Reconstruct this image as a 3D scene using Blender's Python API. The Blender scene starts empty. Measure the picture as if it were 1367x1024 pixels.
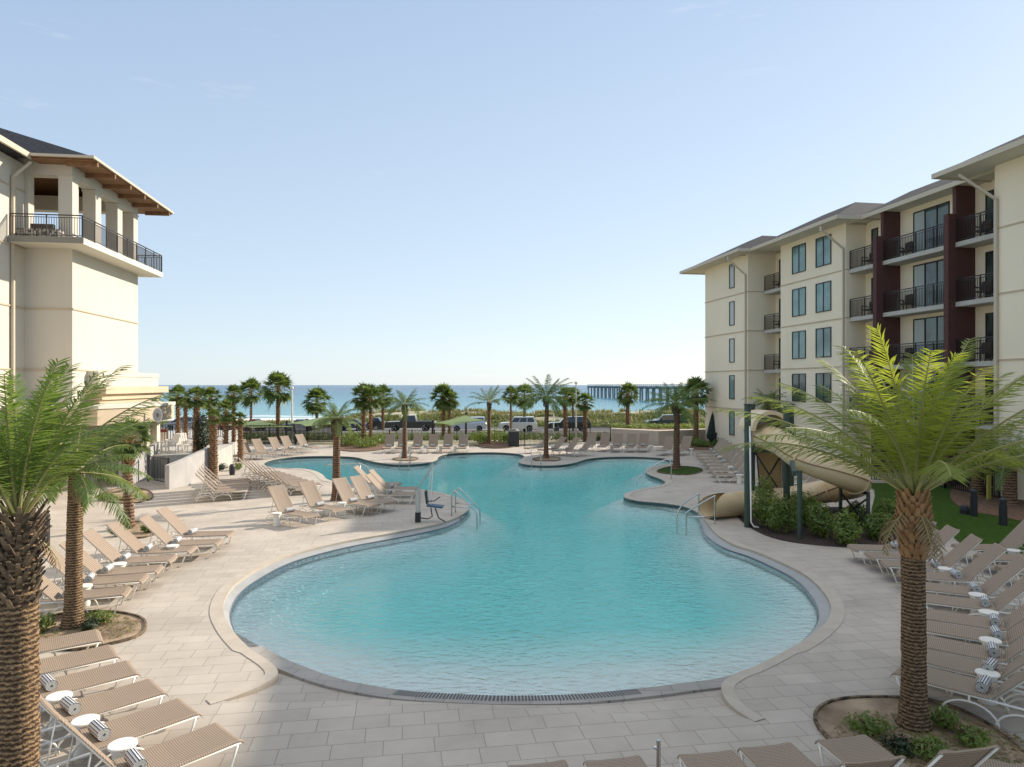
import bpy, math, random
from math import sin, cos, pi, radians, sqrt, atan2, floor, exp
from mathutils import Vector, Matrix
from mathutils.geometry import delaunay_2d_cdt
random.seed(7)
sc = bpy.context.scene
col = sc.collection
# ---------------------------------------------------------------- camera, sky, sun, exposure
F = 925.0; H = 4.8; HOR = 514.0; CX = 683.5
cam = bpy.data.objects.new('camera', bpy.data.cameras.new('camera'))
cam.data.sensor_width = 36; cam.data.lens = F / 1367 * 36
cam.data.shift_y = 2 / 1367; cam.data.clip_start = 0.1; cam.data.clip_end = 90000
cam.location = (0, 0, H); cam.rotation_euler = (pi / 2, 0, 0)
col.objects.link(cam); sc.camera = cam
SUN_AZ = Vector((0.82, 0.57)).normalized(); SUN_EL = radians(26.5)
wd = bpy.data.worlds.new("World"); sc.world = wd; wd.use_nodes = True
nt = wd.node_tree; nt.nodes.clear()
out = nt.nodes.new('ShaderNodeOutputWorld'); bg = nt.nodes.new('ShaderNodeBackground')
sky = nt.nodes.new('ShaderNodeTexSky'); sky.sky_type = 'NISHITA'; sky.sun_disc = False
sky.sun_elevation = SUN_EL; sky.sun_rotation = atan2(SUN_AZ.x, SUN_AZ.y)
sky.air_density = 1.0; sky.dust_density = .35; sky.ozone_density = 2.5; sky.altitude = 0
# thin wisps of cloud low over the sea
tc = nt.nodes.new('ShaderNodeTexCoord'); mp = nt.nodes.new('ShaderNodeMapping'); mp.inputs['Scale'].default_value = (2.2, 2.2, 13)
nz = nt.nodes.new('ShaderNodeTexNoise'); nz.inputs['Scale'].default_value = 2.3; nz.inputs['Detail'].default_value = 6; nz.inputs['Roughness'].default_value = .6
cr = nt.nodes.new('ShaderNodeValToRGB'); cr.color_ramp.elements[0].position = .65; cr.color_ramp.elements[1].position = .80
cr.color_ramp.elements[0].color = (0, 0, 0, 1); cr.color_ramp.elements[1].color = (.26, .26, .26, 1)
mx = nt.nodes.new('ShaderNodeMix'); mx.data_type = 'RGBA'; mx.inputs[7].default_value = (7.5, 7.6, 7.9, 1)
nt.links.new(tc.outputs['Generated'], mp.inputs[0]); nt.links.new(mp.outputs[0], nz.inputs['Vector'])
nt.links.new(nz.outputs[0], cr.inputs[0]); nt.links.new(cr.outputs[0], mx.inputs[0])
sp0 = nt.nodes.new('ShaderNodeSeparateXYZ'); nt.links.new(tc.outputs['Generated'], sp0.inputs[0])
def skyramp(stops):
    r = nt.nodes.new('ShaderNodeValToRGB'); el = r.color_ramp.elements
    for k, (pos, c) in enumerate(stops):
        e = el[0] if k == 0 else (el[1] if k == len(stops)-1 else el.new(pos)); e.position = pos; e.color = (c[0]*.895/8, c[1]*.93/8, c[2]*.925/8, 1)
    nt.links.new(sp0.outputs[2], r.inputs[0]); return r
away = skyramp([(0, (3.3,3.75,4.3)), (.10, (2.6,3.3,4.15)), (.26, (1.2,2.2,3.55)), (.48, (.34,1.2,2.6)), (.8, (1.3,2.0,3.3))])
near_ = skyramp([(0, (4.1,4.3,4.6)), (.10, (3.7,4.1,4.6)), (.26, (2.5,3.3,4.4)), (.48, (1.2,2.4,3.9)), (.8, (1.9,2.6,3.7))])
dt = nt.nodes.new('ShaderNodeVectorMath'); dt.operation = 'DOT_PRODUCT'; dt.inputs[1].default_value = (SUN_AZ.x, SUN_AZ.y, 0); nt.links.new(tc.outputs['Generated'], dt.inputs[0])
mr_ = nt.nodes.new('ShaderNodeMapRange'); mr_.inputs[1].default_value = -.1; mr_.inputs[2].default_value = .9; nt.links.new(dt.outputs['Value'], mr_.inputs[0])
gm_ = nt.nodes.new('ShaderNodeMix'); gm_.data_type = 'RGBA'; nt.links.new(mr_.outputs[0], gm_.inputs[0]); nt.links.new(away.outputs[0], gm_.inputs[6]); nt.links.new(near_.outputs[0], gm_.inputs[7])
gs = nt.nodes.new('ShaderNodeVectorMath'); gs.operation = 'SCALE'; gs.inputs['Scale'].default_value = 8; nt.links.new(gm_.outputs[2], gs.inputs[0])
g2 = nt.nodes.new('ShaderNodeMix'); g2.data_type = 'RGBA'; g2.inputs[0].default_value = .8
nt.links.new(sky.outputs[0], g2.inputs[6]); nt.links.new(gs.outputs[0], g2.inputs[7]); nt.links.new(g2.outputs[2], mx.inputs[6])
mx.inputs[7].default_value = (4.6, 4.8, 5.1, 1)
nt.links.new(mx.outputs[2], bg.inputs[0]); bg.inputs[1].default_value = 0.15
nt.links.new(bg.outputs[0], out.inputs[0])
sl = bpy.data.lights.new('sun', 'SUN'); sl.energy = 4.5; sl.angle = radians(0.6); sl.color = (1.0, .89, .76)
so = bpy.data.objects.new('sun', sl); col.objects.link(so)
sd = Vector((SUN_AZ.x * cos(SUN_EL), SUN_AZ.y * cos(SUN_EL), sin(SUN_EL)))
so.rotation_euler = sd.to_track_quat('Z', 'Y').to_euler(); so.location = (30, 20, 40)
sc.view_settings.view_transform = 'Standard'; sc.view_settings.look = 'None'
sc.view_settings.exposure = 0.60; sc.view_settings.gamma = 1
sc.render.engine = 'CYCLES'
sc.cycles.max_bounces = 8; sc.cycles.transparent_max_bounces = 12; sc.cycles.caustics_reflective = False; sc.cycles.caustics_refractive = False

# ---------------------------------------------------------------- helpers
def G(px, py, z=0.0):                 # where the sight line through a picture point meets height z
    D = F * (H - z) / (py - HOR); return Vector(((px - CX) * D / F, D, z))
def K(px): return (px - CX) / F
def Z(py, D): return H + (HOR - py) * D / F

class MB:
    def __init__(s): s.v = []; s.f = []; s.m = []; s.cur = 0
    def add(s, vs, fs):
        o = len(s.v); s.v += [tuple(p) for p in vs]
        for f in fs: s.f.append(tuple(i + o for i in f)); s.m.append(s.cur)
    def box(s, x0, x1, y0, y1, z0, z1):
        s.add([(x0,y0,z0),(x1,y0,z0),(x1,y1,z0),(x0,y1,z0),(x0,y0,z1),(x1,y0,z1),(x1,y1,z1),(x0,y1,z1)],
              [(0,3,2,1),(4,5,6,7),(0,1,5,4),(1,2,6,5),(2,3,7,6),(3,0,4,7)])
    def beam(s, a, b, w, h=None):
        h = h or w; a = Vector(a); b = Vector(b); d = (b - a).normalized()
        up = Vector((0,0,1)) if abs(d.z) < .95 else Vector((1,0,0))
        r = d.cross(up).normalized() * w / 2; u = r.cross(d).normalized() * h / 2
        vs = [a-r-u, a+r-u, a+r+u, a-r+u, b-r-u, b+r-u, b+r+u, b-r+u]
        s.add(vs, [(0,1,2,3),(7,6,5,4),(0,4,5,1),(1,5,6,2),(2,6,7,3),(3,7,4,0)])
    def tube(s, pts, r, n=8, cap=True, r2=None):
        pts = [Vector(p) for p in pts]; k = len(pts); rs = r if isinstance(r, (list, tuple)) else [r] * k
        vs = []; prev = None
        for i, p in enumerate(pts):
            d = (pts[min(i+1,k-1)] - pts[max(i-1,0)])
            d = d.normalized() if d.length > 1e-9 else Vector((0,0,1))
            if prev is None:
                a = Vector((0,0,1)) if abs(d.z) < .9 else Vector((1,0,0)); x = d.cross(a).normalized()
            else:
                x = (prev - d * prev.dot(d)).normalized()
            prev = x; y = d.cross(x)
            for j in range(n):
                t = 2*pi*j/n; vs.append(p + (x*cos(t) + y*sin(t)) * rs[i])
        fs = [(i*n+j, i*n+(j+1)%n, (i+1)*n+(j+1)%n, (i+1)*n+j) for i in range(k-1) for j in range(n)]
        if cap: fs.append(tuple(range(n-1,-1,-1))); fs.append(tuple((k-1)*n+j for j in range(n)))
        s.add(vs, fs)
    def lathe(s, prof, n=16, c=(0,0,0), cap=True):
        vs = [(c[0]+r*cos(2*pi*j/n), c[1]+r*sin(2*pi*j/n), c[2]+z) for r, z in prof for j in range(n)]
        k = len(prof); fs = [(i*n+j, i*n+(j+1)%n, (i+1)*n+(j+1)%n, (i+1)*n+j) for i in range(k-1) for j in range(n)]
        if cap: fs.append(tuple(range(n-1,-1,-1))); fs.append(tuple((k-1)*n+j for j in range(n)))
        s.add(vs, fs)
    def prism(s, poly, z0, z1):       # poly in xy
        n = len(poly); s.add([(p[0],p[1],z0) for p in poly] + [(p[0],p[1],z1) for p in poly],
              [tuple(range(n-1,-1,-1)), tuple(range(n,2*n))] + [(i,(i+1)%n,n+(i+1)%n,n+i) for i in range(n)])
    def prism_y(s, poly, y0, y1, y0b=None, y1b=None):     # poly in xz
        n = len(poly); s.add([(p[0],y0,p[1]) for p in poly] + [(p[0],y1,p[1]) for p in poly],
              [tuple(range(n)), tuple(range(2*n-1,n-1,-1))] + [(i,n+i,n+(i+1)%n,(i+1)%n) for i in range(n)])
    def build(s, name, mats, parent=None, smooth=False, loc=None):
        me = bpy.data.meshes.new(name); me.from_pydata(s.v, [], s.f)
        mats = mats if isinstance(mats, (list, tuple)) else [mats]
        for m in mats: me.materials.append(m)
        if len(mats) > 1: me.polygons.foreach_set('material_index', s.m)
        if smooth: me.polygons.foreach_set('use_smooth', [True] * len(s.f))
        me.update()
        o = bpy.data.objects.new(name, me); col.objects.link(o)
        if parent: o.parent = parent
        if loc: o.location = loc
        return o
def bevel(o, w, seg=2):
    m = o.modifiers.new('bevel', 'BEVEL'); m.width = w; m.segments = seg; m.limit_method = 'ANGLE'; return o
def tag(o, label, cat, group=None, kind=None):
    if label: o['label'] = label
    if cat: o['category'] = cat
    if group: o['group'] = group
    if kind: o['kind'] = kind
    return o
def empty(name, loc, rz=0, label=None, cat=None, group=None):
    o = bpy.data.objects.new(name, None); o.empty_display_size = .3; col.objects.link(o)
    o.location = loc; o.rotation_euler = (0, 0, rz); return tag(o, label, cat, group)
def struct(o): o['kind'] = 'structure'; return o
def copy_tree(o, parent=None):
    c = o.copy(); col.objects.link(c); c.parent = parent
    for ch in list(o.children): copy_tree(ch, c)
    return c
ORD = ['first','second','third','fourth','fifth','sixth','seventh','eighth','ninth','tenth','eleventh','twelfth']

# ---------------------------------------------------------------- materials
def mat(name, c, rough=.7, c2=None, scale=4, bump=0, bscale=40, metal=0, spec=.5, detail=4, stretch=None, coat=0):
    m = bpy.data.materials.new(name); m.use_nodes = True; t = m.node_tree; b = t.nodes['Principled BSDF']
    b.inputs['Base Color'].default_value = (*c, 1); b.inputs['Roughness'].default_value = rough
    b.inputs['Metallic'].default_value = metal; b.inputs['Specular IOR Level'].default_value = spec
    if coat: b.inputs['Coat Weight'].default_value = coat
    def coords():
        g = t.nodes.new('ShaderNodeTexCoord')
        if not stretch: return g.outputs['Object']
        q = t.nodes.new('ShaderNodeMapping'); q.inputs['Scale'].default_value = stretch; t.links.new(g.outputs['Object'], q.inputs[0]); return q.outputs[0]
    if c2:
        n = t.nodes.new('ShaderNodeTexNoise'); n.inputs['Scale'].default_value = scale; n.inputs['Detail'].default_value = detail
        r = t.nodes.new('ShaderNodeValToRGB'); r.color_ramp.elements[0].position = .32; r.color_ramp.elements[1].position = .68
        r.color_ramp.elements[0].color = (*c, 1); r.color_ramp.elements[1].color = (*c2, 1)
        t.links.new(coords(), n.inputs['Vector']); t.links.new(n.outputs[0], r.inputs[0]); t.links.new(r.outputs[0], b.inputs['Base Color'])
    if bump:
        n = t.nodes.new('ShaderNodeTexNoise'); n.inputs['Scale'].default_value = bscale; n.inputs['Detail'].default_value = 5
        u = t.nodes.new('ShaderNodeBump'); u.inputs['Strength'].default_value = bump; u.inputs['Distance'].default_value = .02
        t.links.new(coords(), n.inputs['Vector']); t.links.new(n.outputs[0], u.inputs['Height']); t.links.new(u.outputs[0], b.inputs['Normal'])
    return m
def leafmat(name, c, c2, tr, scale=3, trw=.4):
    m = mat(name, c, .55, c2, scale); t = m.node_tree; b = t.nodes['Principled BSDF']
    x = t.nodes.new('ShaderNodeBsdfTranslucent'); x.inputs[0].default_value = (*tr, 1)
    k = t.nodes.new('ShaderNodeMixShader'); k.inputs[0].default_value = trw
    o = t.nodes['Material Output']; t.links.new(b.outputs[0], k.inputs[1]); t.links.new(x.outputs[0], k.inputs[2]); t.links.new(k.outputs[0], o.inputs[0])
    return m
M = {}
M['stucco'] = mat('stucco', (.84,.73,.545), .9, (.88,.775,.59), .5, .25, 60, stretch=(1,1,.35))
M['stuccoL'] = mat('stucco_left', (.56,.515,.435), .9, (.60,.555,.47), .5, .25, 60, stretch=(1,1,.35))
M['trim'] = mat('trim_tan', (.50,.40,.27), .8, (.54,.44,.31), .6, .1)
M['soffit'] = mat('soffit', (.62,.58,.48), .8)
M['gutter'] = mat('gutter', (.52,.45,.34), .5)
M['shingle'] = mat('shingle', (.018,.019,.023), .95, (.045,.046,.052), 6, .8, 12, spec=.2)
M['brick'] = mat('brick', (.070,.028,.024), .85, (.11,.045,.038), 9, .4, 18, stretch=(1,1,5))
M['wood'] = mat('wood', (.17,.085,.038), .7, (.26,.135,.062), 5, .2, 20, stretch=(1,6,1))
M['darkwood'] = mat('dark_wood', (.10,.055,.03), .7, (.14,.08,.045), 5)
M['slab'] = mat('slab', (.42,.40,.35), .85, (.47,.45,.40), 2)
M['slabdark'] = mat('fascia', (.20,.19,.16), .7)
M['bronze'] = mat('bronze_frame', (.022,.018,.015), .45)
M['glass'] = mat('window_glass', (.10,.20,.19), .06, (.20,.33,.31), 1.1, spec=.9)
M['glassB'] = mat('window_glass_b', (.16,.27,.25), .06, (.26,.38,.34), .7, spec=.9)
M['glassC'] = mat('window_glass_c', (.07,.13,.13), .05, (.22,.33,.30), .5, spec=.9)
M['glassdark'] = mat('door_glass', (.02,.03,.03), .04, (.10,.15,.12), .9, spec=.9)
M['glasscurt'] = mat('curtained_glass', (.33,.36,.33), .08, (.38,.41,.37), 2, spec=.9, stretch=(8,8,.3))
M['white'] = mat('white_powder', (.80,.76,.68), .4)
M['steel'] = mat('stainless', (.55,.55,.53), .25, metal=1)
M['black'] = mat('black_metal', (.012,.012,.013), .45)
M['blackpl'] = mat('black_plastic', (.02,.021,.024), .5)
M['greenpost'] = mat('green_post', (.028,.050,.036), .5, (.035,.06,.043), 3)
M['concrete'] = mat('concrete', (.46,.43,.38), .85, (.55,.52,.46), 1.2, .2, 30)
M['ramp'] = mat('ramp_concrete', (.40,.385,.36), .85, (.48,.465,.44), 1.5, .2, 30)
M['beigewall'] = mat('beige_block_wall', (.44,.37,.29), .9, (.49,.42,.33), 1, .3, 20)
M['sling'] = None
M['mulchdk'] = mat('dark_mulch', (.020,.011,.009), 1, (.055,.030,.022), 14, 1.0, 25)
M['mulch'] = mat('pine_straw', (.10,.050,.028), 1, (.20,.115,.065), 8, 1.0, 22)
M['sand'] = mat('bed_sand', (.42,.31,.20), 1, (.15,.10,.06), 1.6, 1.0, 16, detail=9)
M['lawn'] = mat('lawn', (.030,.062,.008), .95, (.055,.10,.014), 5, .8, 60, spec=.1)
M['steprisers'] = mat('step_tan', (.46,.33,.16), .6)
M['slide'] = mat('slide_tan', (.64,.48,.27), .32, (.69,.53,.32), 1.2, spec=.5)
M['slidein'] = mat('slide_inner', (.62,.60,.60), .3)
M['seam'] = mat('slide_seam', (.20,.115,.045), .5)
M['date'] = leafmat('date_leaf', (.095,.135,.022), (.17,.21,.035), (.42,.48,.05), 1.2, .42)
M['date2'] = leafmat('date_leaf_green', (.060,.115,.028), (.115,.18,.042), (.24,.34,.05), 1.2, .38)
M['date3'] = leafmat('date_leaf_mid', (.055,.095,.022), (.11,.155,.035), (.20,.28,.045), 1.2, .35)
M['fan'] = leafmat('fan_leaf', (.06,.10,.028), (.13,.18,.045), (.22,.30,.05), 1.5, .3)
M['shrub'] = leafmat('shrub_leaf', (.075,.13,.022), (.17,.23,.04), (.30,.38,.05), 2, .3)
M['shrubdk'] = leafmat('shrub_dark', (.018,.038,.014), (.04,.065,.02), (.05,.08,.02), 2, .2)
M['dry'] = leafmat('dry_leaf', (.20,.13,.06), (.34,.24,.12), (.25,.16,.06), 2, .2)
M['rachis'] = mat('rachis', (.26,.27,.09), .6, (.34,.30,.12), 3)
M['trunk'] = mat('date_trunk', (.085,.050,.028), 1, (.20,.125,.070), 9, 1.0, 30)
M['trunkfar'] = mat('palm_trunk', (.15,.085,.050), 1, (.30,.18,.10), 6, .8, 18)
M['boot'] = mat('cut_boot', (.24,.125,.05), .9, (.38,.22,.10), 6, .5, 20)
M['bootdk'] = mat('old_boot', (.035,.024,.016), 1, (.26,.19,.12), 9, .6, 20)
M['bole'] = mat('sabal_trunk', (.15,.085,.05), 1, (.28,.17,.10), 5, .8, 18)
M['canvas'] = leafmat('sail_green', (.28,.36,.13), (.31,.39,.15), (.30,.36,.12), 1, .35)
M['umb'] = mat('umbrella_green', (.010,.030,.020), .8)
M['towelw'] = mat('towel_white', (.74,.73,.70), .95, bump=.5, bscale=90)
M['towelb'] = mat('towel_navy', (.05,.07,.13), .95, bump=.5, bscale=90)
M['towelg'] = mat('towel_end', (.08,.13,.11), .95)
M['navy'] = mat('blue_seat', (.025,.07,.12), .5)
M['red'] = mat('red', (.35,.012,.012), .5)
M['tyre'] = mat('tyre', (.012,.012,.012), .8)
M['rim'] = mat('rim', (.35,.35,.36), .35, metal=.7)
M['carglass'] = mat('car_glass', (.012,.018,.024), .05, spec=.9)
M['lamp'] = mat('head_lamp', (.6,.6,.62), .15); M['tail'] = mat('tail_lamp', (.25,.01,.01), .3)
M['asphalt'] = mat('asphalt', (.15,.145,.135), .9, (.20,.19,.17), 3, .3, 60)
M['kerb'] = mat('kerb', (.50,.45,.38), .9, (.42,.37,.31), 2)
M['pier'] = mat('pier_concrete', (.24,.25,.26), .9, (.30,.31,.31), .3)
M['wicker'] = mat('wicker', (.06,.042,.032), .8, (.10,.072,.055), 20)
M['cushion'] = mat('pattern_cushion', (.55,.52,.46), .9, (.10,.085,.07), 9, detail=0)
M['grate'] = mat('grate', (.20,.19,.175), .6)

def trunk_mat(name, dk, lt_, period):
    m = mat(name, dk, 1, bump=.6, bscale=35); t = m.node_tree; b = t.nodes['Principled BSDF']
    g = t.nodes.new('ShaderNodeTexCoord'); w = t.nodes.new('ShaderNodeTexWave'); w.bands_direction = 'Z'; w.inputs['Scale'].default_value = .314/period
    w.inputs['Distortion'].default_value = 5; w.inputs['Detail'].default_value = 4; w.inputs['Detail Scale'].default_value = 3; w.inputs['Detail Roughness'].default_value = .7
    n = t.nodes.new('ShaderNodeTexNoise'); n.inputs['Scale'].default_value = 22; n.inputs['Detail'].default_value = 5
    a = t.nodes.new('ShaderNodeMath'); a.operation = 'MULTIPLY_ADD'; a.inputs[1].default_value = .55; k = t.nodes.new('ShaderNodeMath'); k.operation = 'MULTIPLY'; k.inputs[1].default_value = .5
    r = t.nodes.new('ShaderNodeValToRGB'); r.color_ramp.elements[0].position = .25; r.color_ramp.elements[1].position = .85; r.color_ramp.elements[0].color = (*dk, 1); r.color_ramp.elements[1].color = (*lt_, 1)
    L = t.links.new; L(g.outputs['Object'], w.inputs[0]); L(g.outputs['Object'], n.inputs['Vector']); L(n.outputs[0], k.inputs[0]); L(w.outputs[1], a.inputs[0]); L(k.outputs[0], a.inputs[2]); L(a.outputs[0], r.inputs[0]); L(r.outputs[0], b.inputs['Base Color'])
    u = t.nodes.new('ShaderNodeBump'); u.inputs['Strength'].default_value = .9; u.inputs['Distance'].default_value = .03; L(a.outputs[0], u.inputs['Height']); L(u.outputs[0], b.inputs['Normal'])
    return m
M['trunk'] = trunk_mat('date_trunk', (.055,.031,.016), (.38,.25,.135), .05)
M['trunkfar'] = trunk_mat('palm_trunk', (.055,.03,.018), (.30,.175,.10), .09)
M['bole'] = trunk_mat('sabal_trunk', (.06,.033,.02), (.33,.20,.115), .11)
def stripes_mat(name, c, c2, freq, axis='Y', rough=.7):
    m = bpy.data.materials.new(name); m.use_nodes = True; t = m.node_tree; b = t.nodes['Principled BSDF']; b.inputs['Roughness'].default_value = rough
    g = t.nodes.new('ShaderNodeTexCoord'); w = t.nodes.new('ShaderNodeTexWave'); w.bands_direction = axis; w.inputs['Scale'].default_value = freq
    w.inputs['Distortion'].default_value = .4; w.inputs['Detail'].default_value = 1
    w2 = t.nodes.new('ShaderNodeTexWave'); w2.bands_direction = 'X'; w2.inputs['Scale'].default_value = freq * .6
    a = t.nodes.new('ShaderNodeMath'); a.operation = 'MULTIPLY'
    r = t.nodes.new('ShaderNodeValToRGB'); r.color_ramp.elements[0].color = (*c, 1); r.color_ramp.elements[1].color = (*c2, 1)
    r.color_ramp.elements[0].position = .15; r.color_ramp.elements[1].position = .6
    t.links.new(g.outputs['Object'], w.inputs[0]); t.links.new(g.outputs['Object'], w2.inputs[0]); t.links.new(w.outputs[1], a.inputs[0]); t.links.new(w2.outputs[1], a.inputs[1])
    t.links.new(a.outputs[0], r.inputs[0]); t.links.new(r.outputs[0], b.inputs['Base Color'])
    return m
M['sling'] = stripes_mat('sling_weave', (.20,.145,.10), (.44,.34,.245), 19)

def paver_mat(name, c1, c2, mortar, bw, rh, rot):
    m = bpy.data.materials.new(name); m.use_nodes = True; t = m.node_tree; b = t.nodes['Principled BSDF']; b.inputs['Roughness'].default_value = .8
    g = t.nodes.new('ShaderNodeTexCoord'); q = t.nodes.new('ShaderNodeMapping'); q.inputs['Rotation'].default_value = (0, 0, rot)
    k = t.nodes.new('ShaderNodeTexBrick'); k.inputs['Scale'].default_value = 1; k.inputs['Brick Width'].default_value = bw; k.inputs['Row Height'].default_value = rh
    k.inputs['Mortar Size'].default_value = .006; k.inputs['Mortar Smooth'].default_value = .1; k.inputs['Bias'].default_value = 0
    k.inputs['Color1'].default_value = (*c1, 1); k.inputs['Color2'].default_value = (*c2, 1); k.inputs['Mortar'].default_value = (*mortar, 1)
    k.offset = .37; k.squash = 1.35; k.squash_frequency = 3
    n = t.nodes.new('ShaderNodeTexNoise'); n.inputs['Scale'].default_value = .55; n.inputs['Detail'].default_value = 7; n.inputs['Roughness'].default_value = .65
    r = t.nodes.new('ShaderNodeValToRGB'); r.color_ramp.elements[0].position = .3; r.color_ramp.elements[1].position = .7
    r.color_ramp.elements[0].color = (.74,.73,.71,1); r.color_ramp.elements[1].color = (1,1,1,1)
    x = t.nodes.new('ShaderNodeMix'); x.data_type = 'RGBA'; x.blend_type = 'MULTIPLY'; x.inputs[0].default_value = 1
    t.links.new(g.outputs['Object'], q.inputs[0]); t.links.new(q.outputs[0], k.inputs['Vector']); t.links.new(g.outputs['Object'], n.inputs['Vector'])
    t.links.new(n.outputs[0], r.inputs[0]); t.links.new(k.outputs[0], x.inputs[6]); t.links.new(r.outputs[0], x.inputs[7]); t.links.new(x.outputs[2], b.inputs['Base Color'])
    u = t.nodes.new('ShaderNodeBump'); u.inputs['Strength'].default_value = .5; u.inputs['Distance'].default_value = .004; u.invert = True
    t.links.new(k.outputs['Fac'], u.inputs['Height']); t.links.new(u.outputs[0], b.inputs['Normal'])
    return m
M['paver'] = paver_mat('deck_pavers', (.53,.465,.385), (.47,.41,.34), (.31,.265,.22), .50, .38, radians(-9))
M['wetpaver'] = paver_mat('wet_pavers', (.40,.37,.33), (.34,.315,.28), (.20,.18,.16), .45, .45, radians(4))
M['coping'] = mat('coping', (.42,.36,.285), .8, (.48,.42,.34), 3, .2, 40)
M['gutterband'] = mat('pool_gutter', (.30,.30,.285), .6, (.36,.36,.34), 2)
M['tile'] = mat('water_line_tile', (.03,.05,.06), .2, (.07,.10,.11), 25)
def cdt(outer, holes, z=0, pts=()):
    vs = [Vector((p[0], p[1])) for p in outer]; es = [(i, (i+1) % len(outer)) for i in range(len(outer))]
    for h in holes:
        o = len(vs); vs += [Vector((p[0], p[1])) for p in h]; es += [(o+i, o+(i+1) % len(h)) for i in range(len(h))]
    vs += [Vector((p[0], p[1])) for p in pts]
    r = delaunay_2d_cdt(vs, es, [], 0, 1e-5)
    def inside(p, poly):
        c = False; n = len(poly); j = n - 1
        for i in range(n):
            a = poly[i]; b = poly[j]
            if (a[1] > p[1]) != (b[1] > p[1]) and p[0] < (b[0]-a[0])*(p[1]-a[1])/(b[1]-a[1]) + a[0]: c = not c
            j = i
        return c
    V = r[0]; T = []
    for f in r[2]:
        c = sum((V[i] for i in f), Vector((0,0))) / len(f)
        if inside(c, outer) and not any(inside(c, h) for h in holes):
            f = list(f); a, b, d = V[f[0]], V[f[1]], V[f[2]]
            if (b-a).cross(d-a) < 0: f.reverse()
            T.append(tuple(f))
    return [(p.x, p.y, z) for p in V], T
def sheet(name, outer, z, m, holes=(), pts=()):
    v, t = cdt(outer, holes, z, pts); mb = MB(); mb.add(v, t); return mb.build(name, m)
def spline(pts, n=6, closed=False):
    P = [Vector(p) for p in pts]; k = len(P); o = []
    for i in range(k if closed else k-1):
        a = P[(i-1) % k] if closed or i else P[0]; b = P[i]; c = P[(i+1) % k]; d = P[(i+2) % k] if closed or i+2 < k else P[-1]
        for j in range(n):
            t = j / n; o.append(.5*((2*b) + (c-a)*t + (2*a-5*b+4*c-d)*t*t + (3*b-a-3*c+d)*t**3))
    if not closed: o.append(P[-1])
    return o
def offset(pts, d, closed=False):     # + = left of the walking direction
    o = []; k = len(pts)
    for i in range(k):
        a = pts[(i-1) % k] if closed else pts[max(i-1, 0)]; b = pts[(i+1) % k] if closed else pts[min(i+1, k-1)]
        t = (b - a); t = Vector((t.x, t.y, 0)).normalized(); dd = d[i] if isinstance(d, list) else d
        o.append(pts[i] + Vector((-t.y, t.x, 0)) * dd)
    return o
def ribbon(mb, A, B, closed=False):
    n = len(A); mb.add(list(A) + list(B), [(i, (i+1) % n, n+(i+1) % n, n+i) for i in range(n if closed else n-1)])
def vnoise(x, y):
    def h(i, j):
        s = sin(i*127.1 + j*311.7) * 43758.5453; return s - floor(s)
    i, j = floor(x), floor(y); u, v = x-i, y-j; u = u*u*(3-2*u); v = v*v*(3-2*v)
    return (h(i,j)*(1-u)+h(i+1,j)*u)*(1-v) + (h(i,j+1)*(1-u)+h(i+1,j+1)*u)*v
# ---------------------------------------------------------------- pool and deck
EP = [(331,864),(308,838),(298,812.7),(308,787),(334,766),(372.7,746.7),(414.5,733.8),(466,722),(517.5,713),(566,703.9),(590,698.5),(612,690),(626,680),(623,671),(610,664),(590,658),(572,655),(550,651.5),
 (515,648),(480,647),(456,645),(437,640),(431,634),(421,629),(406,626),(384,625),(366,624.6),(353,620.6),(357,616),(375,612),(401.5,609.6),(438.8,609),(471.7,610.2),(489,614),(504.6,617.5),(526.6,620),(548.5,620),(570,618),(583,614),
 (586,609.5),(597,606.3),(618.5,604.6),(656.6,603.9),(686,605.4),(699,608.5),(697,612.5),(691.7,616.5),(702,620),(723.9,621.5),(750,620.6),(767.7,617.6),(785,612.7),(808.7,610.3),(846.7,609.7),(881.9,611.5),(896,614),(897,618),
 (880,621),(865,624.5),(861,628.8),(867,634),(883,640),(888,645),(876,649.3),(852.6,653.6),(836,658.5),(833.6,663.9),(852.6,668.8),(881.9,671.5),(912,676),(929,683),(939.6,693),(955,711.7),(977,726),(1010,737),(1042.9,751),(1071.4,765.5),(1092,782),(1108,805),(1106,826),(1083.8,848),(1050,868.4),(1010,889)]
TLp = [(281,941),(310,932),(338,921),(362,908),(371,897),(360,884)]
TRp = [(982,900),(964,913),(966,930),(982,948),(1008,964)]
C = spline([G(*p) for p in TLp + EP + TRp], 5)
nL = 5*len(TLp); nR = len(C) - 5*len(TRp)
def insw(i, p):
    if i < nL or i > nR: return 0
    e = min(1, (i-nL)/20., (nR-i)/20.)
    return .26 * max(0, min(1, (26 - p.y)/3)) * max(.0, e) if p.y < 26 else 0
Cout = offset(C, [(.27 if p.y > 12.6 else .20) if p.y < 34 else .36 for p in C])        # walking clockwise: left = away from the water
ins = [insw(i, p) for i, p in enumerate(C)]
ZW = -.14
Wi = offset(C, [-a for a in ins])
Wp = [(1005,893),(961,906),(915.5,912),(848,920.6),(764,928),(680,929.7),(633,928.5),(549.7,923.7),(485,914),(440,902.8),(404.9,890),(376,878),(350,863)]
near = spline([G(p[0], p[1], ZW) for p in Wp], 4)
shore = [Vector((p.x, p.y, ZW)) for p in Wi[nL:nR+1]]
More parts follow.
